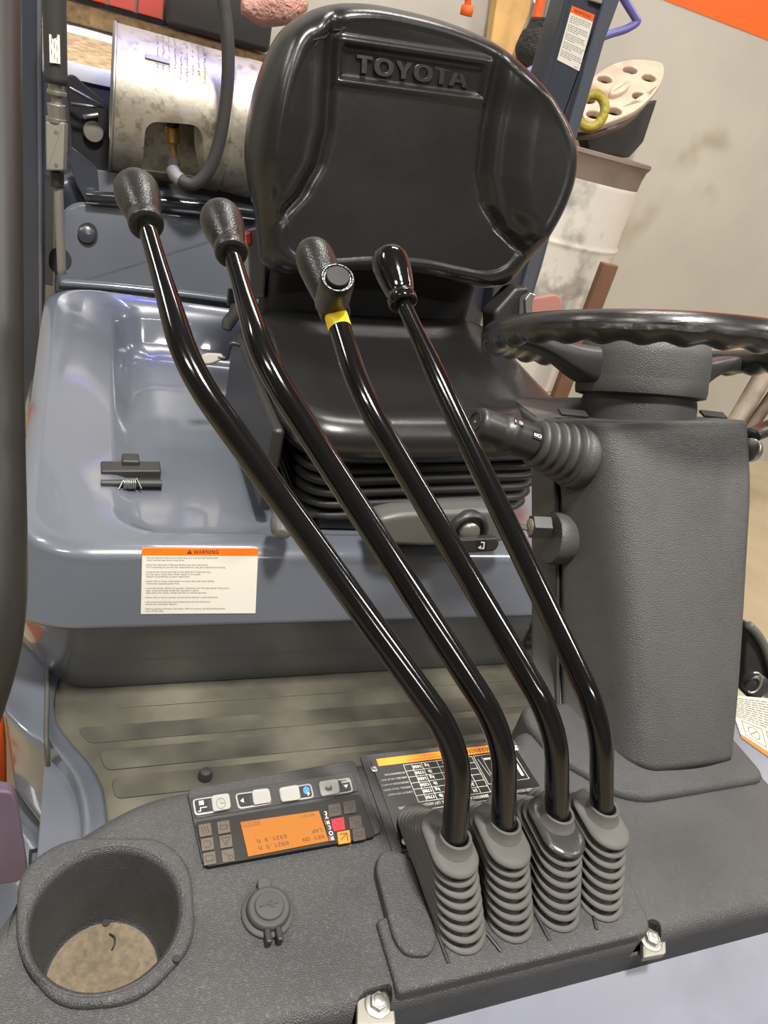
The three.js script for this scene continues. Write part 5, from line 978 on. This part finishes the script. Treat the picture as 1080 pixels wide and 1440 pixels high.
// ---------- right of the column ----------
{
  const P = (a, b, d = 0.86) => at(a, b, { d });
  const t = thing('parking_brake', 'black parking brake arm with a steel spring ring right of the column', 'brake lever', P(1070, 960));
  const f = frame(P(1060, 930), V(-0.35, 0.3, 1));
  part(t, 'arm', slab(f, roundPoly(px2(f, [[1050, 876], [1062, 882], [1080, 920], [1084, 960], [1074, 980], [1054, 984], [1046, 975]]), 0.01), 0.02, 0.004), M.matteBlack);
  part(t, 'arm_edge', sweep([[1052, 878], [1066, 893], [1080, 922], [1086, 956], [1076, 980], [1056, 985]].map(([a, b]) => onFrame(f, a, b, 0.004)), 0.005, { n: 40, seg: 10 }), M.greyPlastic);
  part(t, 'pivot', turned(onFrame(f, 1058, 958), f.n, [[0.014, 0], [0.014, 0.012], [0.01, 0.016], [0, 0.017]], 24), M.smoothBlack);
  const rc = onFrame(f, 1060, 960, 0.02); part(t, 'spring_ring', sweep(Array.from({ length: 25 }, (_, i) => { const a = -2 + i / 24 * 4; return rc.clone().addScaledVector(f.u, Math.cos(a) * 0.009).addScaledVector(f.v, Math.sin(a) * 0.013); }), 0.0013, { straight: true, seg: 8 }), M.steel);
  const f2 = frame(V(0, 0.952, 0), V(0, 1, 0));
  const sl = thing('side_plate', 'slate blue side cover with a white instruction sheet right of the column', 'cover', V(0.8, 0.88, -0.4));
  part(sl, 'plate', U(slab(f2, [[0.592, 0.17], [0.95, 0.17], [0.95, 0.362], [0.592, 0.362]], 0.02, 0.003)), M.slate);
  const tx = canvasTex(512, 512, (x, w, h) => { x.fillStyle = '#aaa69c'; x.fillRect(0, 0, w, h); x.fillStyle = '#e8641a'; x.fillRect(0, 470, w, 42); x.fillStyle = '#55524c'; x.font = '22px sans-serif'; for (let i = 0; i < 11; i++) { let a = 20; const r3 = mulberry(i + 40); while (a < 470) { const w2 = 20 + r3() * 50; x.fillRect(a, 30 + i * 22, w2, 9); a += w2 + 10; } } x.strokeStyle = '#55524c'; x.lineWidth = 7; x.strokeRect(60, 290, 180, 150); x.beginPath(); x.arc(150, 365, 50, 0, 6.3); x.stroke(); x.beginPath(); x.moveTo(110, 400); x.lineTo(190, 330); x.stroke(); x.strokeRect(280, 290, 180, 150); });
  part(sl, 'instruction_sheet', print(f2, px2(f2, [[1022, 978], [1100, 985], [1126, 1098], [1042, 1038]]), 0.0008, 0.0012), std({ map: tx, roughness: 0.5 }), 'white instruction sheet with an orange strip');
  const rod = thing('tilt_handle', 'black flat tilt handle right of the column top', 'handle', at(1060, 612, { z: -0.52 }));
  part(rod, 'bar', sweep([at(1056, 612, { z: -0.5 }), at(1066, 608, { z: -0.51 }), at(1090, 598, { z: -0.52 }), at(1140, 580, { z: -0.53 })], 0.0095, { n: 20, seg: 14, flat: 0.7 }), M.smoothBlack);
  part(rod, 'spring_cap', sweep([at(1052, 632, { z: -0.49 }), at(1058, 634, { z: -0.49 })], 0.012, { straight: true, seg: 18 }), M.steel);
}
// ---------- background ----------
{
  // barrel on a second one against the wall
  const bx = 1.62, bz = -2.62, R = 0.29, drumT = fbm(512, 4, 5, 301);
  const dm = tex(512, (i) => { const v = 0.95 - 0.28 * sstep(0.55, 0.75, drumT[i]) * sstep(0.35, 0.6, stainAt(i)); return [v, v * 0.985, v * 0.96]; }, true, 0.9);
  function stainAt(i) { return fine[i]; }
  const white = std({ name: 'scuffed white barrel paint', color: lin(0.72, 0.7, 0.67), roughness: 0.5, map: dm });
  const rust = std({ name: 'grimy brown rim', color: lin(0.2, 0.15, 0.12), roughness: 0.7, map: T.scuff });
  const top = 1.4, h = 0.86, o = V(bx, top - h, bz);
  const t = thing('barrel', 'scuffed white steel barrel with a grimy brown open rim by the wall', 'barrel', o, 'stacked barrels');
  part(t, 'body', U(turned(o, V(0, 1, 0), [[0, 0], [R, 0.002], [R, 0.26], [R + 0.008, 0.275], [R + 0.008, 0.285], [R, 0.3], [R, 0.54], [R + 0.008, 0.555], [R + 0.008, 0.565], [R, 0.58], [R, h - 0.1], [R - 0.004, h - 0.085]], 64)), white);
  part(t, 'rim', U(turned(o, V(0, 1, 0), [[R - 0.004, h - 0.085], [R - 0.002, h - 0.05], [R + 0.004, h - 0.02], [R + 0.014, h - 0.005], [R + 0.012, h + 0.006], [R, h + 0.008], [R - 0.01, h - 0.002], [R - 0.012, h - 0.1], [0, h - 0.11]], 64)), rust);
  const t2 = thing('barrel', 'lower white barrel carrying the scuffed white one', 'barrel', V(bx, 0, bz), 'stacked barrels');
  part(t2, 'body', U(turned(V(bx, 0, bz), V(0, 1, 0), [[0, 0], [R, 0.002], [R, 0.26], [R + 0.008, 0.28], [R, 0.3], [R, 0.535], [R - 0.01, 0.539], [0, 0.539]], 48)), white);
  // wheel cover tipped up on the barrel
  const c = at(866, 132, { z: -2.62 });
  const f = frame(c, V(-0.25, 0.9, 0.62), V(1, 0, 0));
  const wc = thing('wheel_cover', 'beige wheel cover with oval holes leaning on the barrel', 'wheel cover', c.clone().add(V(0, -0.15, 0)));
  const O = px2(f, [[930, 92], [932, 110], [918, 135], [890, 160], [860, 173], [835, 180], [806, 178], [800, 160], [815, 130], [840, 105], [868, 90], [900, 86]]);
  const O2 = smoothPoly(O, 60), ccx = O.reduce((s, p) => s + p[0], 0) / O.length, ccy = O.reduce((s, p) => s + p[1], 0) / O.length;
  const rad = (k, a) => { const i = Math.floor(((a / (Math.PI * 2)) % 1) * 60); const p = O2[i]; return [ccx + (p[0] - ccx) * k, ccy + (p[1] - ccy) * k]; };
  const holes = []; for (let i = 0; i < 7; i++) { const a = (i + 0.35) / 7 * Math.PI * 2, [hx, hy] = rad(0.66, a), w = Math.hypot(hx - ccx, hy - ccy); holes.push(smoothPoly([[hx + 0.03, hy + 0.004], [hx + 0.012, hy + 0.02], [hx - 0.022, hy + 0.012], [hx - 0.028, hy - 0.008], [hx - 0.004, hy - 0.02], [hx + 0.022, hy - 0.012]], 18)); }
  const beige = std({ name: 'beige wheel cover plastic', color: lin(0.62, 0.48, 0.37), roughness: 0.35, map: T.scuff });
  part(wc, 'disc', U(slab(f, O2, 0.03, 0.008, { h: 0.01, holes })), beige);
  part(wc, 'hub', U(slab(f, O2.map(([a, b]) => [ccx + (a - ccx) * 0.22, ccy + (b - ccy) * 0.22]), 0.03, 0.01, { h: 0.03 })), beige);
  part(wc, 'backing', slab(f, O2.map(([a, b]) => [ccx + (a - ccx) * 0.93, ccy + (b - ccy) * 0.93]), 0.02, 0.003, { h: -0.04 }), rust);
  // yellow tape roll
  const yc = at(832, 156, { z: -2.42 }), yf = frame(yc, V(-0.5, 0.2, 1));
  const ring = (r) => Array.from({ length: 33 }, (_, i) => yc.clone().addScaledVector(yf.u, Math.cos(i / 32 * 6.2832) * r).addScaledVector(yf.v, Math.sin(i / 32 * 6.2832) * r * 1.15));
  solo('yellow_strap', 'crinkled yellow strap ring between barrel rim and wheel cover', 'strap', U(sweep(ring(0.043), 0.016, { straight: true, seg: 10, cap: false })), std({ name: 'crinkled yellow plastic', color: lin(0.34, 0.28, 0.03), roughness: 0.5, bumpMap: T.bumps, bumpScale: 0.003 }));
  // dark bin behind the wheel cover
  const k0 = at(880, 190, { z: -2.82 });
  solo('dark_scrap', 'dark grimy scrap part standing in the open barrel', 'scrap', U(slab(frame(k0, V(0.2, 0.2, 1)), roundPoly(px2(frame(k0, V(0.2, 0.2, 1)), [[820, 180], [925, 140], [905, 200], [885, 222], [830, 214]]), 0.01), 0.05, 0.006)), std({ name: 'grimy dark steel', color: lin(0.03, 0.027, 0.024), roughness: 0.6, map: T.scuff }));
  // rusty bar and boards leaning on the wall
  const rz = -2.35;
  solo('rusty_bar', 'rusty brown steel bar leaning beside the white barrel', 'bar', U(rbox(frame(V(at(846, 400, { z: -2.24 }).x, at(863, 372, { z: -2.24 }).y / 2, -2.24), V(0, 0, 1)), 0.065, at(863, 372, { z: -2.24 }).y, 0.03, 0.004)), std({ name: 'rusty steel', color: lin(0.17, 0.085, 0.05), roughness: 0.85, map: T.scuff }));
  const wood = std({ name: 'yellow pine board', color: lin(0.72, 0.45, 0.17), roughness: 0.7, map: T.scuff });
  const bf = frame(at(730, 40, { z: -2.9 }), V(0, 0, 1));
  solo('pine_board', 'yellow pine board standing behind the seat top', 'board', U(slab(bf, px2(bf, [[703, -30], [764, -30], [716, 90], [690, 60]]), 0.05, 0.004)), wood);
  const op = thing('orange_pole', 'orange pole with a grey sleeve beside the pine board', 'pole', at(740, 100, { z: -2.8 }));
  part(op, 'shaft', sweep([at(765, -20, { z: -2.8 }), at(756, 20, { z: -2.8 }), at(741, 78, { z: -2.8 })], 0.017, { n: 8, seg: 12 }), M.orange);
  part(op, 'foot', sweep([at(742, 70, { z: -2.8 }), at(730, 92, { z: -2.78 }), at(722, 118, { z: -2.76 })], [0.025, 0.045, 0.05], { n: 10, seg: 12 }), std({ name: 'terracotta grime', color: lin(0.3, 0.13, 0.08), roughness: 0.8, map: T.scuff }));
  solo('wrench', 'grey steel wrench hanging beside the orange pole', 'wrench', sweep([at(750, 0, { z: -2.75 }), at(744, 30, { z: -2.75 }), at(738, 58, { z: -2.75 })], [0.013, 0.01, 0.01, 0.014], { n: 12, seg: 10, flat: 0.5 }), M.steel);
  solo('dark_bag', 'crumpled dark grey bag between the orange pole and the post', 'bag', U(sweep([at(772, 25, { z: -2.62 }), at(768, 50, { z: -2.62 }), at(758, 75, { z: -2.62 }), at(752, 105, { z: -2.62 })], [0.06, 0.08, 0.085, 0.05], { n: 24, seg: 20 })), std({ name: 'dark bag cloth', color: lin(0.05, 0.045, 0.042), roughness: 0.8, bumpMap: T.bumps, bumpScale: 0.01 }));
  solo('grey_bundle', 'pale grey pole standing behind the dark bag', 'pole', U(sweep([at(786, -30, { z: -2.9 }), at(778, 10, { z: -2.9 }), at(770, 45, { z: -2.9 })], 0.03, { n: 6, seg: 12 })), std({ name: 'pale grey plastic', color: lin(0.36, 0.34, 0.3), roughness: 0.6 }));
  solo('bent_blue_tube', 'bent purple blue tube passing behind the warning post', 'tube', sweep([at(858, -40, { z: -2.4 }), at(876, -4, { z: -2.4 }), at(893, 24, { z: -2.4 }), at(896, 30, { z: -2.4 }), at(882, 40, { z: -2.4 }), at(852, 50, { z: -2.4 }), at(775, 86, { z: -2.4 }), at(735, 106, { z: -2.4 }), at(715, 125, { z: -2.4 }), at(715, 125, { z: -2.4 }).setY(0.9), at(715, 125, { z: -2.4 }).setY(0)], 0.0125, { n: 160, seg: 12 }), std({ name: 'dark blue enamel', color: lin(0.12, 0.11, 0.33), roughness: 0.35 }));
  solo('screwdriver', 'grey shaft with an orange handle end above the seat top', 'tool', merge([sweep([at(659, -20, { z: -2.8 }), at(658, 8, { z: -2.8 })], 0.012, { straight: true, seg: 10 }), sweep([at(658, 8, { z: -2.8 }), at(655, 22, { z: -2.8 })], 0.022, { straight: true, seg: 12 })]), M.orange);
  // lean boards low at the right
  const lean = [[[1090, 500], [1034, 596], 0.045, -2.55, 'grey weathered board leaning on the wall right of the wheel'], [[1105, 530], [1052, 606], 0.03, -2.5, 'dark brown board leaning beside the grey weathered one']];
  lean.forEach(([a, b, r, z, label], i) => solo('leaning_board', label, 'board', U(sweep([at(a[0], a[1], { z }), at((a[0] + b[0]) / 2, (a[1] + b[1]) / 2, { z: z + 0.05 }), at(b[0], b[1], { z: z + 0.1 })], r, { n: 2, seg: 4, flat: 0.5 }).toNonIndexed()), std({ color: i ? lin(0.16, 0.11, 0.08) : lin(0.36, 0.31, 0.25), roughness: 0.8, map: T.scuff })));
  // left: drum with a lid, wooden shelf and orange crate
  const dz = -2.63, dc = at(120, 62, { z: dz }), dt = thing('lidded_drum', 'dark drum with a pale worn lid and bright rim behind the left post', 'drum', V(dc.x, dc.y - 0.6, dz));
  const lidT = tex(256, (i) => { const v = 0.8 + 0.5 * (fib[i] - 0.5); return [v, v * 0.93, v * 0.82]; }, true, 0.3);
  part(dt, 'body', turned(V(dc.x, dc.y - 0.6, dz), V(0, 1, 0.12), [[0, 0], [0.29, 0], [0.29, 0.3], [0.3, 0.32], [0.29, 0.34], [0.29, 0.58]], 56), M.slateDark);
  part(dt, 'lid', U(turned(V(dc.x, dc.y - 0.03, dz + 0.07), V(0, 1, 0.12), [[0.27, 0.012], [0, 0.014]], 56)), std({ name: 'worn lid', color: lin(0.7, 0.62, 0.5), roughness: 0.6, map: lidT }));
  part(dt, 'rim', turned(V(dc.x, dc.y - 0.03, dz + 0.07), V(0, 1, 0.12), [[0.268, 0.01], [0.28, 0.03], [0.296, 0.028], [0.3, 0.012], [0.296, -0.005], [0.288, -0.005]], 56), std({ name: 'pale blue rim', color: lin(0.66, 0.68, 0.75), roughness: 0.3 }));
  const sf = frame(at(120, 20, { z: -2.95 }), V(0, 0, 1));
  const sh = at(120, 38, { z: -2.9 });
  solo('wooden_shelf', 'weathered wooden board behind the lidded drum', 'shelf', U(rbox(frame(V(sh.x + 0.3, sh.y + 0.03, -2.93), V(0, 0, 1)), 1.6, 0.06, 0.1, 0.006)), std({ name: 'weathered wood', color: lin(0.5, 0.4, 0.27), roughness: 0.75, map: lidT }));
  const cb = at(125, 8, { z: -2.88 });
  const ct = thing('orange_crate', 'orange red slatted crate on the wooden board at the upper left', 'crate', V(cb.x, sh.y + 0.061, -2.9));
  for (let i = 0; i < 5; i++) part(ct, 'slat', rbox(frame(V(cb.x - 0.16 + i * 0.085, sh.y + 0.145, -2.88), V(0, 0, 1)), 0.075, 0.14, 0.02, 0.004), i === 2 ? std({ color: lin(0.85, 0.1, 0.04), roughness: 0.5 }) : std({ color: lin(0.75, 0.2 - 0.02 * i, 0.1), roughness: 0.55 }));
  part(ct, 'base', rbox(frame(V(cb.x, sh.y + 0.068, -2.92), V(0, 0, 1)), 0.46, 0.014, 0.09, 0.003), M.matteBlack);
  const db = at(285, 8, { z: -2.85 });
  solo('dark_case', 'dark grey case behind the gas tank', 'case', U(rbox(frame(V(db.x + 0.06, sh.y + 0.222, -2.92), V(0, 0, 1)), 0.34, 0.32, 0.13, 0.02)), std({ name: 'dark grey case', color: lin(0.05, 0.047, 0.045), roughness: 0.5 }));
  const pkp = at(395, 4, { z: -2.5 });
  solo('pink_rag', 'crumpled pink rag behind the tank beside the backrest', 'rag', U(sweep([at(340, 8, { z: -2.5 }), at(370, 12, { z: -2.5 }), at(400, 6, { z: -2.48 }), at(425, 0, { z: -2.5 })], [0.02, 0.045, 0.05, 0.03], { n: 24, seg: 16 })), std({ name: 'pink cloth', color: lin(0.62, 0.33, 0.26), roughness: 0.85, bumpMap: T.bumps, bumpScale: 0.012 }));
  // blue bin seen through the collar
  
  solo('blue_lamp_housing', 'bright blue lamp housing seen through the opening of the tank collar', 'lamp housing', U(rbox(frame(V(0.16, 1.21, -2.22), V(0, 0, 1)), 0.26, 0.24, 0.08, 0.02)), std({ name: 'bright blue plastic', color: lin(0.01, 0.02, 0.75), roughness: 0.4 }));
}
renderer.render(scene, camera);
